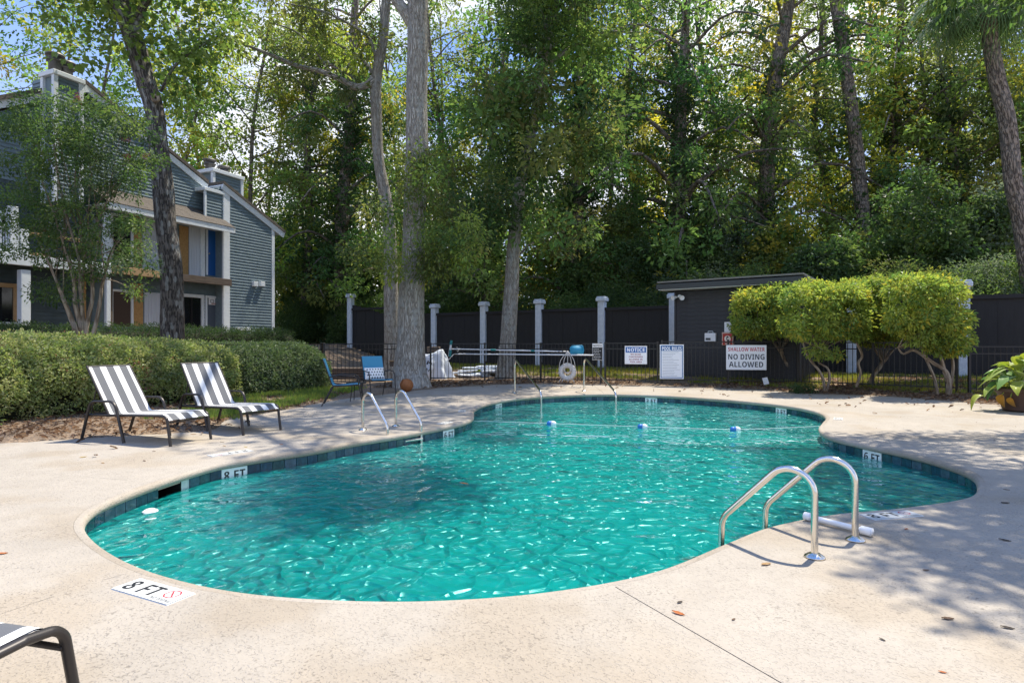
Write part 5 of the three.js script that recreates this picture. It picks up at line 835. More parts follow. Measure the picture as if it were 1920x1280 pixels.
// ---------------------------------------------------------------- the wood behind the fence
{
  const r = rng(1000);
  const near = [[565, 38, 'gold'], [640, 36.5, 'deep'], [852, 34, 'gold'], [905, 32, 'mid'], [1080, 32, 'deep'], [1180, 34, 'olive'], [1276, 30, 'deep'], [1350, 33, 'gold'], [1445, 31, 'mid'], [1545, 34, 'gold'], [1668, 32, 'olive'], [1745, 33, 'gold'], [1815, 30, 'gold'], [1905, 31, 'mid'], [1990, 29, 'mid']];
  const lean = { 640: [[640, 520, 26], [640, 420, 24], [648, 320, 22], [655, 250, 20], [660, 120, 16], [668, -40, 12]], 1080: [[1080, 560, 26], [1082, 420, 24], [1084, 250, 22], [1092, 120, 18], [1100, -60, 12]], 1276: [[1272, 560, 28], [1274, 430, 26], [1276, 260, 22], [1282, 120, 18], [1292, -60, 12]], 1445: [[1432, 540, 30], [1436, 440, 30], [1440, 300, 28], [1452, 160, 26], [1470, 60, 24], [1492, -60, 16]], 1668: [[1630, 540, 18], [1640, 400, 16], [1655, 350, 16], [1680, 250, 15], [1688, 100, 14], [1690, -60, 10]] };
  const where = ['at the left end of the board fence', 'dark bare trunk left of the pale trunks', 'just right of the thickest trunk', 'behind the slim grey trunk, on its left', 'straight trunk right of the slim grey one', 'left of the middle of the board fence', 'with an ivied trunk left of the shed roof', 'above the left end of the shed roof', 'with a thick dark trunk above the shed', 'left of the bare pine', 'thin bent trunk right of the pine', 'yellow-lit, above the clipped shrubs', 'between the clipped shrubs and the palm', 'behind the palm trunk', 'at the right frame edge'];
  near.forEach(([px, Z, tn], k) => {
    const path = lean[px] ? trunkPx(lean[px], Z) : (() => { const w = 9 + 7 * r(), d = (r() - 0.5) * 150, e = (r() - 0.5) * 30; return trunkPx([[px, 560, w], [px + d * 0.2 + e, 400, w * 0.9], [px + d * 0.35 - e, 240, w * 0.75], [px + d * 0.8, 80, w * 0.6], [px + d, -30 - 40 * r(), w * 0.3]], Z); })();
    path[0][0].y = height(path[0][0].x, Z);
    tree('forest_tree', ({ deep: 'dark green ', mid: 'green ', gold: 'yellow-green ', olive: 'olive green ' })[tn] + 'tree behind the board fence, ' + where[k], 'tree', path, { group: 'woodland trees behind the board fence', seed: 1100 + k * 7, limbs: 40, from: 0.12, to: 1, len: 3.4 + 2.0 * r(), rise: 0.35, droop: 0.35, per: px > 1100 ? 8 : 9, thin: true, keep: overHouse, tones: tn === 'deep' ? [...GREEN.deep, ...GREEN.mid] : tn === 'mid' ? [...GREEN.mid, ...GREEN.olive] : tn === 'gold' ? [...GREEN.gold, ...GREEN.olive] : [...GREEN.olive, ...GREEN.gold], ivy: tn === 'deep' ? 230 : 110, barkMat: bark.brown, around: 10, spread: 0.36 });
  });
  const far = [[20, 37], [95, 44], [175, 40], [330, 38], [392, 46], [455, 40], [520, 46], [590, 44], [690, 42], [755, 48], [830, 46], [945, 44], [1010, 50], [1130, 44], [1225, 50], [1310, 45], [1400, 48], [1490, 44], [1580, 50], [1640, 46], [1720, 44], [1790, 48], [1865, 42], [1950, 46]];
  far.forEach(([px, Z], k) => {
    const w = 5 + 5 * r(), d = (r() - 0.5) * 120, e = (r() - 0.5) * 40, p = trunkPx([[px, 560, w], [px + d * 0.2 + e, 400, w * 0.9], [px + d * 0.5 - e, 220, w * 0.7], [px + d, 60, w * 0.5], [px + d * 1.2, -40 + 60 * r(), w * 0.3]], Z); p[0][0].y = height(p[0][0].x, Z);
    const left = px < 500;
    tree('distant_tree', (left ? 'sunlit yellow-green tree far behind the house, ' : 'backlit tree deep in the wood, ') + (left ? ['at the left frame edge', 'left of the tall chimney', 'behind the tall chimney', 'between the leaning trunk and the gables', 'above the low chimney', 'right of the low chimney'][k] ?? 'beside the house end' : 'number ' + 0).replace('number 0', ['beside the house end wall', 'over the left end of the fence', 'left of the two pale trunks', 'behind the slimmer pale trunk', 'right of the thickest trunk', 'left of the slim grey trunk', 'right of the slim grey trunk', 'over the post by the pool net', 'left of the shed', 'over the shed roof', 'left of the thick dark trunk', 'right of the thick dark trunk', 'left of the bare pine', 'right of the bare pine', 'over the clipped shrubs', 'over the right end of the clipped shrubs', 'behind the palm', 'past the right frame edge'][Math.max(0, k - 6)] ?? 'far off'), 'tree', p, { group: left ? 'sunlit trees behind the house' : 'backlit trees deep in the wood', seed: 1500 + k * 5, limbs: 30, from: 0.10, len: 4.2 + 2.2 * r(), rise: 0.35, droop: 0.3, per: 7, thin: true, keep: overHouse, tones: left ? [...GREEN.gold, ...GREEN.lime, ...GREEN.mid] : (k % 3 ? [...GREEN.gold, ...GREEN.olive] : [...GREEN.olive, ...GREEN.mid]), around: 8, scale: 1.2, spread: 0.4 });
  });
  const items = []; for (let k = 0; k < 5200; k++) { const px = mixn(-120, 2050, r()), Z = mixn(56, 80, r()), y = Math.pow(r(), 1.2) * 24; if (fbm3(px / 150, y / 4, 3, 3) < -0.08 + 0.3 * smooth(6, 18, y)) continue; const p = A(px, 640, Z); p.y = y + height(p.x, Z); items.push({ p, s: 1.8 + 1.2 * r(), c: tone(r, [...GREEN.olive, ...GREEN.gold, ...GREEN.mid]) }); }
  const wood = new THREE.Group(); wood.name = 'far_woods'; wood.userData = { kind: 'stuff', label: 'hazy mass of far woodland foliage behind all the trees', category: 'woods' }; scene.add(wood); foliage('foliage', 'wood', items, wood, 77);
}

// ---------------------------------------------------------------- shrubs: leaf sprigs over a bushy volume with stems inside
function bush(name, label, category, X, Z, blobs, kind, tones, count, o = {}) {
  const t = thing(name, label, category, V(X, o.y ?? height(X, Z), Z), 0, o.group), r = rng(o.seed ?? 1), list = [], v = new THREE.Vector3();
  const vol = blobs.map((b) => b[3] * b[4] * b[5]), sum = vol.reduce((a, b) => a + b, 0);
  for (let k = 0; k < count; k++) {
    let q = r() * sum, i = 0; while (i < blobs.length - 1 && q > vol[i]) q -= vol[i++];
    const [x, y, z, a, b, c] = blobs[i]; do v.set(r() * 2 - 1, r() * 2 - 1, r() * 2 - 1); while (v.length() > 1 || v.length() < 0.1);
    const l = v.length(), shell = o.inner ?? 0.62, n = mixn(shell, 1, Math.pow(l, 1.0)); v.multiplyScalar(n / l * (1 + 0.14 * perlin.noise(x + v.x * 3, y + v.y * 3, z + v.z * 3 + i)));
    const p = new THREE.Vector3(x + v.x * a, y + v.y * b, z + v.z * c); if (p.y < 0.05) p.y = 0.05 + 0.2 * r();
    list.push({ p, s: (o.scale ?? 1) * (0.7 + 0.6 * r()), c: tone(r, tones) });
  }
  const st = []; for (let k = 0; k < (o.stems ?? 6); k++) { const b = blobs[k % blobs.length], e = new THREE.Vector3(b[0] + (r() - 0.5) * b[3], b[1] + 0.2 * b[4], b[2] + (r() - 0.5) * b[5]); st.push(limb([[new THREE.Vector3(e.x * 0.2, 0, e.z * 0.2), 0.03], [new THREE.Vector3(e.x * 0.55, e.y * 0.55, e.z * 0.5), 0.022], [e, 0.01]], { around: 6, seg: 8 })); }
  if (st.length) part('stem', merge(st), bark.brown, t);
  foliage('foliage', kind, list, t, o.seed ?? 1, o.mat); return t;
}
{
  const r = rng(1700), spots = [[560, 0, 2.6, 'deep'], [610, 2, 3.2, 'deep'], [668, 1, 2.6, 'deep'], [720, 2.2, 3.4, 'deep'], [812, 1.2, 3.0, 'deep'], [872, 1.5, 3.5, 'mid'], [935, 1.1, 3.0, 'deep'], [1000, 1.6, 3.6, 'deep'], [1068, 1.2, 3.2, 'mid'], [1135, 1.5, 3.6, 'deep'], [1200, 1.2, 3.4, 'deep'], [1265, 1.6, 4.0, 'grey'], [1335, 1.3, 4.1, 'grey'], [1410, 1.4, 4.3, 'mid'], [1680, 1.5, 4.0, 'olive'], [1745, 1.2, 3.4, 'gold'], [1800, 1.6, 3.7, 'grey'], [1865, 1.2, 3.9, 'grey'], [1920, 1.6, 4.0, 'mid']];
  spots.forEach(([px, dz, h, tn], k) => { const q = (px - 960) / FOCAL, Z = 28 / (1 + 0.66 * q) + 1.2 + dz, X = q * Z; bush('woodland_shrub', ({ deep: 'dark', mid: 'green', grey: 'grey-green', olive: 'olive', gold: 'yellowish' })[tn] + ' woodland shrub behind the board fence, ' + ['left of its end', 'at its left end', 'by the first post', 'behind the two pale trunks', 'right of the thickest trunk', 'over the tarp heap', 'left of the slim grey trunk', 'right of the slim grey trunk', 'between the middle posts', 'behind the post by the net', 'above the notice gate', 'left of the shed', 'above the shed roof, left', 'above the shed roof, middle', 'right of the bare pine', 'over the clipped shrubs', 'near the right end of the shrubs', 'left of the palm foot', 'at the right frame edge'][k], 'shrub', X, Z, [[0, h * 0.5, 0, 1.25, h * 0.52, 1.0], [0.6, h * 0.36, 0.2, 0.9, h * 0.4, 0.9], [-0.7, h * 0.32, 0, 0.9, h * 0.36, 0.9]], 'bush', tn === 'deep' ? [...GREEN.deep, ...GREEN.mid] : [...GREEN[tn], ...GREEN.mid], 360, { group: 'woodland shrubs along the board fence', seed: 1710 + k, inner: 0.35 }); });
  const deep = [[545, 'left of the fence end'], [625, 'by the dark bare trunk'], [700, 'behind the slimmer pale trunk'], [815, 'right of the thickest trunk'], [880, 'left of the slim grey trunk'], [1045, 'right of the slim grey trunk'], [1110, 'over the middle fence posts'], [1165, 'over the notice gate'], [1225, 'over the last bay before the shed'], [1310, 'over the left half of the shed roof'], [1385, 'left of the thick dark trunk'], [1480, 'right of the thick dark trunk'], [1590, 'just left of the bare pine'], [1660, 'just right of the bare pine'], [1735, 'over the clipped shrubs'], [1830, 'left of the palm trunk'], [1900, 'behind the palm trunk']];
  deep.forEach(([px, w], k) => { const q = (px - 960) / FOCAL, Z = 28 / (1 + 0.66 * q) + 4.5 + 2.5 * r(), h = 5.2 + 3.4 * r(), tn = ['mid', 'olive', 'deep', 'mid', 'grey', 'gold'][k % 6]; bush('understory_tree', 'tall leafy vine-hung undergrowth deep in the wood, ' + w, 'undergrowth', q * Z, Z, [[0, h * 0.5, 0, 1.5, h * 0.5, 1.2], [0.9, h * 0.32, 0.2, 1.2, h * 0.34, 1.0], [-1.0, h * 0.66, 0, 1.0, h * 0.26, 0.9]], 'ivy', tn === 'gold' ? [...GREEN.gold, ...GREEN.lime] : tn === 'deep' ? [...GREEN.deep, ...GREEN.mid] : [...GREEN[tn], ...GREEN.mid], 300, { group: 'vine-hung undergrowth deep in the wood', seed: 1750 + k, inner: 0.3 }); });
  const q = (1545 - 960) / FOCAL, Z = 24.6; bush('ivy_mound', 'tall mound of large-leaved vine right behind the shed', 'vine', q * Z, Z, [[0, 2.2, 0, 1.05, 2.4, 1.0], [-0.5, 3.6, 0, 0.75, 1.1, 0.8], [0.45, 3.9, 0, 0.65, 0.9, 0.7]], 'ivy', [...GREEN.deep, ...GREEN.mid], 620, { seed: 1790, inner: 0.75 });
}

// ---------------------------------------------------------------- clipped hedges
function hedge(name, label, path, kind, tones, perMetre, o = {}) {       // path: [X, Z, half width, height]
  const t = thing(name, label, 'hedge', V(path[0][0], height(path[0][0], path[0][1]), path[0][1])), b = t.position, r = rng(o.seed), c = new THREE.CatmullRomCurve3(path.map(([x, z]) => new THREE.Vector3(x, 0, -z)), false, 'centripetal'), L = c.getLength(), n = path.length - 1, list = [];
  const sec = (s, f, k) => { const u = clamp(s), x = c.getUtoTmapping(u) * n, i = Math.min(n - 1, Math.floor(x)), w = mixn(path[i][2], path[i + 1][2], x - i), h = mixn(path[i][3], path[i + 1][3], x - i), P = c.getPointAt(u), T = c.getTangentAt(u); const co = Math.cos(f), si = Math.sin(f), e = o.round && (s < o.round / L || s > 1 - o.round / L) ? Math.sqrt(Math.max(0, 1 - (1 - Math.min(s, 1 - s) * L / o.round) ** 2)) : 1; const bump = 1 + 0.10 * fbm3(P.x * 1.1, f * 1.4, P.z * 1.1, 3) * 2; const ox = Math.sign(co) * Math.pow(Math.abs(co), 0.8) * w * k * bump * e, oy = Math.pow(Math.max(0, si), 0.72) * h * (1 - (1 - k) * 0.7) * (0.94 + 0.06 * bump) * (0.35 + 0.65 * e); return new THREE.Vector3(P.x - T.z * ox, height(P.x, -P.z) + Math.max(0.05, oy), P.z + T.x * ox); };
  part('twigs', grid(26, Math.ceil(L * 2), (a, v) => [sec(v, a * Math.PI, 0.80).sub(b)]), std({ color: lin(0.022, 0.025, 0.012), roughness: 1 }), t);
  const N = Math.round(L * perMetre); for (let k = 0; k < N; k++) { const f = Math.PI * r(), p = sec(r(), f, mixn(0.80, 1.03, Math.sqrt(r()))).sub(b); if (o.gap && p.y < 0.42 && r() < 0.55) continue; list.push({ p, s: (o.scale ?? 1) * (0.7 + 0.6 * r()), c: tone(r, r() < (o.dry ?? 0) ? [[0.20, 0.09, 0.04], [0.26, 0.14, 0.06]] : tones) }); }
  foliage('foliage', kind, list, t, o.seed, o.mat, 1.2);
  const st = []; for (let k = 0; k < L * 3; k++) { const P = c.getPointAt(r()), h = height(P.x, -P.z), w = (r() - 0.5) * 1.6; st.push(limb([[new THREE.Vector3(P.x + w * 0.7, h - 0.05, P.z + w * 0.3).sub(b), 0.018], [new THREE.Vector3(P.x + w, h + 0.35, P.z + w * 0.3).sub(b), 0.014], [new THREE.Vector3(P.x + w * 1.2, h + 0.7, P.z + w * 0.3).sub(b), 0.01]], { around: 5, seg: 5 })); } part('stem', merge(st), bark.brown, t);
  return t;
}
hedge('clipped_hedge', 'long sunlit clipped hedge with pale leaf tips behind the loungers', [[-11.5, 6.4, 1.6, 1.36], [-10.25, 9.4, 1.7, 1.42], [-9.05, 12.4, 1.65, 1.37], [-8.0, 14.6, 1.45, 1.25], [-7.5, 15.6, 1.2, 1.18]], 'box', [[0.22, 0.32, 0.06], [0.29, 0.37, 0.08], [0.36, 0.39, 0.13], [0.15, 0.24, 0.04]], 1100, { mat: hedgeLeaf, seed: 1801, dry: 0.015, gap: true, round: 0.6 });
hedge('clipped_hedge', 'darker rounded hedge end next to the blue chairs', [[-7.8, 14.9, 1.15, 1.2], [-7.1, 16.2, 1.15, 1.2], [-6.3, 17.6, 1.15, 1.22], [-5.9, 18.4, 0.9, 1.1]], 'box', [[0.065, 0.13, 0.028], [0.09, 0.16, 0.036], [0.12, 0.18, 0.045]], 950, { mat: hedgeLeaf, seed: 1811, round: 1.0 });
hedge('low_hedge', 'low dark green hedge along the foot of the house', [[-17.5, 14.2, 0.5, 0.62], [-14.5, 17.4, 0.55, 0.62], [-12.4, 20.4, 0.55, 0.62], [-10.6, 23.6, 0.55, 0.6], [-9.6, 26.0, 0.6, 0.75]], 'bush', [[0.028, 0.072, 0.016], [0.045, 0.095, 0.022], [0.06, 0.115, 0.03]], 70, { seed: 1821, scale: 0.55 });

// ---------------------------------------------------------------- the clipped shrub trees on the right
{
  const clip = (label, stems, blobs, seed, count) => {
    const [bx, bz] = onGround(stems[0][0][0], stems[0][0][1]), Z = bz, t = thing('clipped_shrub', label, 'shrub', V(bx, 0.0, bz), 0, 'clipped shrub trees in front of the shed'), b = t.position, r = rng(seed);
    const atZ = (px, py, d = 0) => A(px, py, Z + d).sub(b);
    part('trunk', merge(stems.map((s) => { const q = s.map(([px, py, w, d]) => [atZ(px, py, d ?? 0), w * Z / FOCAL / 2.5]); q[0][0].y = Math.max(-0.03, q[0][0].y - 0.05); return limb(q, { around: 8, seg: s.length * 5, rough: 0.1, seed }); })), bark.tan, t);
    const tw = [], list = []; for (let k = 0; k < 26; k++) { const s = stems[k % stems.length], e = s[s.length - 1], bl = blobs[Math.floor(r() * blobs.length)], p0 = atZ(e[0], e[1], e[3] ?? 0), p1 = atZ(bl[0] + (r() - 0.5) * bl[2] * 1.5, bl[1] + (r() - 0.3) * bl[3] * 1.2, (r() - 0.5) * 1.6); tw.push(limb([[p0, 0.02], [p0.clone().lerp(p1, 0.5).add(new THREE.Vector3(0, 0.05, 0)), 0.012], [p1, 0.005]], { around: 5, seg: 6 })); } part('branch', merge(tw), bark.tan, t);
    const vol = blobs.map((q) => q[2] * q[3]), sum = vol.reduce((x, y) => x + y, 0), v = new THREE.Vector3();
    for (let k = 0; k < count; k++) { let q = r() * sum, i = 0; while (i < blobs.length - 1 && q > vol[i]) q -= vol[i++]; const [cx, cy, ra, rb, rd, dz] = blobs[i]; do v.set(r() * 2 - 1, r() * 2 - 1, r() * 2 - 1); while (v.length() > 1); const l = v.length() || 1; v.multiplyScalar(mixn(0.50, 1, Math.pow(l, 0.8)) / l * (1 + 0.24 * perlin.noise(cx * 0.05 + v.x * 3.2, v.y * 3.2, v.z * 3.2))); const sq = (t, e) => Math.sign(t) * Math.pow(Math.abs(t), e), p = atZ(cx + sq(v.x, 0.7) * ra * 1.08, cy - sq(v.y, v.y > 0 ? 0.42 : 0.6) * rb * (v.y < 0 ? 0.9 : 1), (dz ?? 0) + sq(v.z, 0.8) * (rd ?? 0.8)); list.push({ p, s: 0.75 + 0.5 * r(), c: tone(r, [...GREEN.lime, ...GREEN.lime, ...GREEN.lime, ...GREEN.gold, ...GREEN.mid]).multiplyScalar(1.3) }); }
    for (let k = 0; k < 46; k++) { const [cx, cy, ra, rb] = blobs[Math.floor(r() * blobs.length)], a = r() * 3.14, e = 1.06 + 0.2 * r(); list.push({ p: atZ(cx + Math.cos(a) * ra * e, cy - Math.sin(a) * rb * e * 0.98, (r() - 0.5) * 0.8), s: 0.35 + 0.3 * r(), c: tone(r, GREEN.lime).multiplyScalar(1.4) }); }
    foliage('crown', 'priv', list, t, seed, leafMat, 0.8); return t;
  };
  clip('clipped shrub with one leaning stem right of the no diving sign', [[[1486, 724, 9], [1482, 695, 8], [1470, 672, 8], [1464, 655, 9]], [[1464, 657, 6], [1450, 642, 5], [1436, 630, 4], [1420, 622, 3]], [[1464, 657, 6], [1472, 640, 6], [1480, 622, 4]]], [[1434, 590, 54, 44, 0.8], [1480, 582, 50, 48, 0.85], [1402, 598, 24, 32, 0.5]], 1901, 760);
  clip('clipped shrub with two crooked crossing stems beside the shed corner', [[[1547, 736, 7], [1545, 715, 7], [1537, 696, 6], [1520, 675, 6], [1510, 655, 5], [1506, 640, 4]], [[1548, 735, 6], [1556, 710, 6], [1552, 690, 5], [1535, 678, 4], [1540, 655, 3]], [[1606, 722, 6], [1614, 700, 6], [1610, 680, 6], [1617, 668, 6], [1608, 645, 5], [1602, 630, 4]]], [[1525, 586, 52, 50, 0.85], [1572, 584, 52, 50, 0.9], [1548, 662, 26, 8, 0.3, -0.3], [1590, 590, 34, 50, 0.6]], 1911, 800);
  clip('clipped shrub with a wide forked stem in the middle of the row', [[[1632, 730, 10], [1636, 708, 10], [1650, 688, 10], [1657, 675, 9]], [[1657, 676, 6], [1642, 655, 5], [1632, 636, 4]], [[1657, 676, 7], [1672, 660, 6], [1688, 645, 5], [1700, 630, 4]]], [[1622, 582, 50, 50, 0.85], [1672, 574, 50, 52, 0.9], [1650, 620, 44, 26, 0.6]], 1921, 840);
  clip('clipped shrub with many mossy stems at the right end of the row', [[[1779, 742, 14], [1780, 715, 12], [1774, 696, 10], [1750, 680, 8], [1725, 662, 8], [1712, 656, 7], [1694, 663, 5], [1684, 652, 4]], [[1780, 718, 9], [1770, 690, 9], [1764, 665, 7], [1756, 640, 5]], [[1784, 715, 8], [1788, 690, 7], [1786, 660, 6], [1790, 635, 4]], [[1759, 736, 7], [1754, 712, 6], [1744, 688, 6], [1732, 660, 6], [1726, 635, 4]]], [[1718, 574, 50, 54, 0.9], [1762, 580, 44, 54, 0.9], [1790, 622, 26, 42, 0.5], [1760, 634, 30, 26, 0.5], [1730, 610, 40, 34, 0.7]], 1931, 980);
}

// ---------------------------------------------------------------- crape myrtle in front of the house
{
  const Z = 15.6, base = A(150, 660, Z), t = thing('crape_myrtle', 'many-stemmed crape myrtle with a few pink blooms in front of the house', 'tree', base), r = rng(2001), at = (px, py, d = 0) => A(px, py, Z + d).sub(base), stems = [
    [[150, 660, 12], [143, 625, 10], [128, 585, 8], [118, 560, 7], [102, 520, 4], [80, 470, 3], [62, 430, 2]], [[153, 660, 12], [150, 610, 10], [140, 570, 8], [138, 530, 6], [122, 470, 4], [100, 400, 3], [75, 330, 2]], [[156, 660, 12], [154, 600, 9], [150, 540, 7], [146, 480, 5], [125, 410, 4], [108, 330, 3], [100, 260, 2]], [[158, 660, 10], [162, 610, 8], [172, 560, 7], [172, 520, 6], [166, 470, 4], [165, 400, 3], [172, 320, 2]], [[162, 660, 9], [178, 610, 7], [186, 570, 7], [190, 540, 6], [196, 515, 4], [208, 470, 3], [235, 440, 2]], [[152, 650, 8], [152, 560, 6], [156, 500, 5], [150, 420, 4], [140, 340, 3], [150, 250, 2]]];
  part('trunk', merge(stems.map((s, k) => limb(s.map(([x, y, w], i) => [at(x, y, (k - 2.5) * 0.05 * i), w * Z / FOCAL / 2]), { around: 8, seg: 36, rough: 0.04, seed: k }))), bark.tan, t);
  const tw = [], list = [], tiers = [[40, 300, 50, 16], [95, 250, 70, 18], [30, 370, 55, 22], [110, 330, 70, 20], [60, 420, 60, 18], [150, 385, 66, 18], [200, 300, 60, 18], [235, 330, 45, 14], [130, 440, 66, 16], [190, 430, 50, 14], [120, 480, 55, 16], [235, 420, 40, 18], [245, 495, 44, 12], [225, 470, 50, 14], [105, 545, 48, 17], [160, 505, 30, 16], [20, 470, 40, 14], [260, 550, 14, 18], [200, 500, 30, 10], [30, 230, 60, 24], [160, 260, 50, 22], [230, 232, 46, 18], [180, 205, 50, 20], [88, 196, 60, 22], [268, 298, 40, 15], [255, 255, 36, 14], [120, 290, 60, 20], [200, 350, 60, 18]];
  tiers.forEach(([cx, cy, w, h]) => { const s = stems[Math.floor(r() * stems.length)], k = 3 + Math.floor(r() * 3), m = s[k]; const p1 = at(cx, cy, (r() - 0.5) * 1.4); tw.push(limb([[at(m[0], m[1]), 0.016], [at((m[0] + cx) / 2, (m[1] + cy) / 2 - 8), 0.012], [p1, 0.005]], { around: 5, seg: 8 })); const n = Math.round(w * h / 31); for (let q = 0; q < n; q++) list.push({ p: at(cx + (r() - 0.5) * 2 * w, cy + (r() - 0.5) * 2 * h, (r() - 0.5) * 2), s: 0.5 + 0.4 * r(), c: tone(r, [...GREEN.deep, ...GREEN.mid, ...GREEN.mid, ...(cx > 180 ? GREEN.grey : [])]) }); });
  part('branch', merge(tw), bark.tan, t); foliage('crown', 'crape', list, t, 2005);
  const fl = []; for (const [px, py] of [[72, 428], [82, 430], [140, 180], [235, 262], [240, 296], [275, 292], [147, 190]]) for (let q = 0; q < 4; q++) fl.push({ p: at(px + (r() - 0.5) * 14, py + (r() - 0.5) * 8, -0.6), s: 0.17, c: lin(0.26, 0.02, 0.06) }); foliage('blossom', 'crape', fl, t, 2007);
}

// ---------------------------------------------------------------- potted hosta
{
  const X = (1912 - 960) / FOCAL * 11.85, Z = 11.85, t = thing('plant_pot', 'round brown pot at the right frame edge', 'pot', V(X, 0.015, Z)); part('body', lathe([[0, 0.0], [0.25, 0.0], [0.265, 0.02], [0.355, 0.36], [0.39, 0.365], [0.40, 0.38], [0.40, 0.43], [0.385, 0.44], [0.37, 0.43], [0.36, 0.38], [0, 0.38]], 40), M.brownPot, t); part('soil', lathe([[0, 0.39], [0.365, 0.385]], 30), M.soil, t);
  const h = thing('hosta', 'leafy yellow-green hosta growing in the brown pot', 'plant', V(X, 0.39, Z)), r = rng(2101);
  const mats = [[0.26, 0.36, 0.025], [0.12, 0.26, 0.03], [0.34, 0.40, 0.03], [0.07, 0.18, 0.03]].map((c) => phy({ color: lin(...c), roughness: 1, transmission: 0.4, thickness: 0, clearcoat: 0.35, clearcoatRoughness: 0.3 })), old = phy({ color: lin(0.55, 0.27, 0.02), roughness: 1, transmission: 0.4, thickness: 0 });
  const blade = (curl, cup) => grid(8, 12, (u, v) => { const x = u * 2 - 1, w = 0.105 * Math.pow(Math.sin(Math.PI * Math.pow(v * 0.985 + 0.012, 0.72)), 0.85), rip = 0.008 * Math.sin(x * 9) * (1 - v), z = 0.30 * v, y = 0.05 * Math.sin(v * 2.2) - curl * v * v * 0.30 + cup * x * x * w * 4 * 0.25; return [new THREE.Vector3(x * w, y + rip, z), u, v]; });
  const blades = [blade(0.5, 0.5), blade(0.85, 0.4), blade(0.2, 0.7), blade(1.2, 0.2)];
  const add = (az, up, L, pitch, sc, m, k) => { const tip = new THREE.Vector3(Math.sin(az) * L, up, Math.cos(az) * L); part('stalk', sweep(new THREE.CatmullRomCurve3([new THREE.Vector3(Math.sin(az) * 0.04, -0.02, Math.cos(az) * 0.04), new THREE.Vector3(Math.sin(az) * L * 0.45, Math.max(up * 0.85, 0.12), Math.cos(az) * L * 0.45), tip]).getPoints(10), 0.008, 6), mats[0], h); const b = part('leaf', blades[k % 4], m, h); b.position.copy(tip); b.rotation.set(pitch, az, (r() - 0.5) * 0.5, 'YXZ'); b.scale.setScalar(sc); };
  for (let k = 0; k < 46; k++) { const a = k * 2.4 + r() * 0.5, ring_ = k / 46; add(a, mixn(0.52, 0.10, ring_) * (0.8 + 0.35 * r()), mixn(0.06, 0.40, ring_) * (0.8 + 0.4 * r()), mixn(-0.75, 0.25, ring_) + (r() - 0.5) * 0.4, 0.85 + 0.35 * r(), mats[ring_ < 0.35 ? (r() < 0.6 ? 2 : 0) : Math.floor(r() * 4)], k); }
  add(-1.75, -0.10, 0.62, 0.35, 1.0, mats[2], 1); add(-1.35, -0.06, 0.42, 1.35, 0.75, old, 1); add(-1.0, -0.10, 0.43, 1.5, 0.62, old, 3); add(0.5, -0.10, 0.42, 1.45, 0.7, old, 1); add(-1.5, 0.05, 0.45, 0.2, 1.05, mats[0], 0);
}

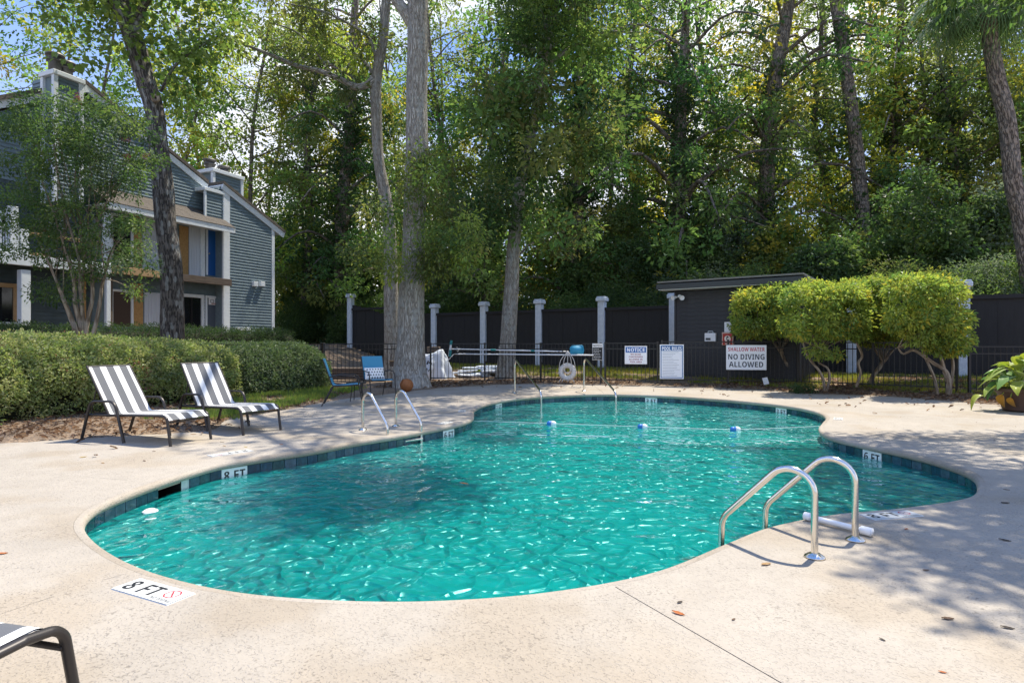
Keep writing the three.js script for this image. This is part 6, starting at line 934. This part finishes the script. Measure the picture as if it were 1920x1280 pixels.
// ---------------------------------------------------------------- grass, litter, fallen leaves
{
  const r = rng(2201), blades = (n, R, L, seed) => { const q = rng(seed), p = [], ix = []; for (let k = 0; k < n; k++) { const x = (q() - 0.5) * 2 * R, z = (q() - 0.5) * 2 * R, a = q() * 6.283, l = L * (0.5 + 0.8 * q()), b = 0.35 * l * q(), v = p.length / 3, w = 0.006; p.push(x - w * Math.sin(a), 0, z + w * Math.cos(a), x + w * Math.sin(a), 0, z - w * Math.cos(a), x + b * Math.cos(a), l, z + b * Math.sin(a)); ix.push(v, v + 1, v + 2); } const g = new THREE.BufferGeometry(); g.setAttribute('position', new THREE.Float32BufferAttribute(p, 3)); g.setIndex(ix); g.computeVertexNormals(); return g; };
  const tuft = blades(34, 0.16, 0.10, 1), field = (n, f, tones) => { const o = []; while (o.length < n) { const [x, z, ok] = f(); if (ok !== false) o.push({ p: V(x, height(x, z) - 0.01, z), s: 0.6 + 0.7 * r(), c: tone(r, tones) }); } return o; };
  const patch = (x, z) => fbm3(x * 0.8, z * 0.8, 5, 3) > -0.05;
  const lawn = (name, label, items) => { const m = scatter(name, tuft, matteLeaf, items, scene, 31, 0.1); m.name = numbered(name); m.userData = { kind: 'stuff', label, category: 'grass' }; };
  lawn('grass', 'patchy yellow-green grass between the metal fence and the board fence', field(2600, () => { const x = mixn(-5, 14, r()), z = mixn(fenceZ(x) - 5.5, fenceZ(x) - 0.3, r()); return [x, z, patch(x, z)]; }, [...GREEN.gold, ...GREEN.lime, [0.20, 0.19, 0.06]]));
  lawn('ground_cover', 'low green ground cover between the hedge end and the blue chairs', field(900, () => { const x = mixn(-6.4, -4.3, r()), z = mixn(10.6, 17.5, r()); return [x, z, x < mixn(-4.9, -3.9, (z - 10.6) / 7) && perlin.noise(x, z, 2) > -0.3]; }, [...GREEN.mid, ...GREEN.lime]));
  const bit = (() => { const g = grid(3, 2, (u, v) => { const x = u * 2 - 1; return [new THREE.Vector3((v - 0.5) * 0.075, 0.012 * x * x + 0.006 * Math.sin(v * 3), x * 0.02 * (1 - Math.abs(v * 2 - 1) * 0.8))]; }); return g; })();
  const browns = [[0.20, 0.12, 0.06], [0.13, 0.075, 0.04], [0.28, 0.19, 0.11], [0.09, 0.055, 0.035], [0.32, 0.25, 0.17]];
  const litter = (n, f) => { const o = []; while (o.length < n) { const [x, z] = f(); const onDeck = inside(x, z, deckPoly); if (onDeck && r() > 0.02) continue; if (inside(x, z, poolPolyOut)) continue; o.push({ p: V(x, (onDeck ? 0 : height(x, z)) + 0.006 + 0.012 * r(), z), s: 0.6 + 0.9 * r(), c: tone(r, browns) }); } return o; };
  const lit = scatter('leaf_litter', bit, matteLeaf, [...litter(3600, () => [mixn(-9.5, -4.2, r()), mixn(7, 16, r())]), ...litter(5200, () => [mixn(3, 14, r()), mixn(11, 18.6, r())]), ...litter(1800, () => [mixn(-4, 4, r()), mixn(17.5, 21, r())])], scene, 41, 0.5); lit.userData = { kind: 'stuff', label: 'brown fallen leaf litter over the mulch beds round the deck', category: 'leaf litter' };
  const specks = []; for (let k = 0; k < 420; k++) { const x = mixn(2.5, 13, Math.sqrt(r())), z = mixn(7.5, 16.5, r()); if (inside(x, z, poolPolyOut) || !inside(x, z, deckPoly)) continue; specks.push({ p: V(x, 0.004, z), s: 0.10 + 0.22 * r() * r(), c: tone(r, browns) }); }
  for (let k = 0; k < 160; k++) { const x = mixn(-4, 2, r()), z = mixn(10, 18, r()); if (inside(x, z, poolPolyOut) || !inside(x, z, deckPoly)) continue; specks.push({ p: V(x, 0.004, z), s: 0.12 + 0.25 * r(), c: tone(r, browns) }); }
  const sp = scatter('deck_debris', bit, matteLeaf, specks, scene, 43, 0.2); sp.userData = { kind: 'stuff', label: 'small dark leaf bits strewn over the sunlit far deck', category: 'debris' };

  const leafGeo = (s) => { const q = rng(s), a = 0.3 + 0.6 * q(); return grid(6, 8, (u, v) => { const x = u * 2 - 1, w = 0.5 * Math.pow(Math.sin(Math.PI * clamp(v, 0.02, 0.98)), 0.8) * (0.42 + 0.08 * Math.sin(v * 19)); return [new THREE.Vector3(x * w * 0.1, 0.004 + 0.007 * x * x * a + 0.004 * Math.sin(v * 3.1 + 2) * a, (v - 0.5) * 0.1)]; }); };
  const shapes = [1, 2, 3].map(leafGeo), lm = { orange: [0.42, 0.13, 0.03], brown: [0.12, 0.065, 0.03], tan: [0.36, 0.22, 0.09], dark: [0.05, 0.035, 0.022], yellow: [0.48, 0.33, 0.05] }; for (const k in lm) lm[k] = phy({ color: lin(...lm[k]), roughness: 1, transmission: 0.2, thickness: 0 });
  const list = [[1272, 1150, 'orange', 1.1, 'rusty orange leaf beside the long deck joint'], [1275, 1129, 'dark', 0.7, 'dark curled leaf just above the rusty orange one'], [1437, 1058, 'tan', 1.3, 'tan leaf at the edge of the ladder rail shadow'], [1886, 943, 'dark', 1.3, 'dark leaf on the shaded deck near the frame edge, upper one'], [1885, 1013, 'dark', 1.1, 'dark leaf on the shaded deck near the frame edge, lower one'], [1778, 1160, 'brown', 1.0, 'slim brown leaf on the sunlit deck below the shade'], [1890, 1177, 'dark', 0.9, 'dark leaf stem at the lower right'], [1737, 1069, 'brown', 0.7, 'small brown leaf inside the shade edge'], [1768, 1260, 'orange', 0.5, 'tiny orange leaf near the lower frame edge'], [1888, 918, 'brown', 0.8, 'small brown leaf right of the pool curve'], [1700, 992, 'orange', 0.8, 'reddish twig-like leaf below the shaded depth plate'], [155, 857, 'yellow', 1.2, 'yellowish leaf on the deck in front of the mulch'], [192, 868, 'tan', 0.9, 'small tan leaf below the yellowish one'], [270, 864, 'brown', 0.9, 'brown leaf left of the nearer lounger shadow'], [288, 846, 'brown', 0.8, 'brown leaf at the nearer lounger front leg'], [416, 829, 'brown', 0.9, 'brown leaf between lounger and pool'], [362, 814, 'tan', 1.3, 'tan leaf under the first lounger'], [420, 836, 'tan', 0.9, 'tan leaf above the worn depth plate'], [460, 838, 'yellow', 0.9, 'pale yellow leaf near the worn depth plate'], [527, 833, 'orange', 0.9, 'orange leaf near the pool rim left of the ladder'], [2, 1038, 'orange', 1.1, 'orange leaf at the left frame edge'], [1376, 1161, 'brown', 0.5, 'tiny brown leaf in the sunny foreground'], [1655, 1199, 'dark', 0.5, 'dark speck-like leaf in the right foreground']];
  list.forEach(([px, py, c, s, label], k) => { const m = solo('fallen_leaf', shapes[k % 3], lm[c], label, 'leaf', null, G(px, py, 0.002)); m.rotation.y = 1.5 + (r() - 0.5) * 2.2; m.scale.setScalar(s * 0.62); });
  { const m = solo('fallen_leaf', shapes[0], lm.orange, 'orange leaf floating on the pool in the dark water', 'leaf', null, G(870, 907, WATER + 0.01)); m.rotation.y = 1.2; m.scale.setScalar(1.1); }
  { const R = rng(55), c = G(1505, 736, 0.02), items = []; for (let k = 0; k < 26; k++) items.push({ p: new THREE.Vector3((R() - 0.5) * 0.55, 0.05 + 0.1 * R(), (R() - 0.5) * 0.3), s: 0.7, c: tone(R, GREEN.deep) }); const t = thing('clippings', 'small heap of cut green twigs on the deck under the clipped shrubs', 'clippings', c); foliage('foliage', 'priv', items, t, 56); }
}
renderer.render(scene, camera);
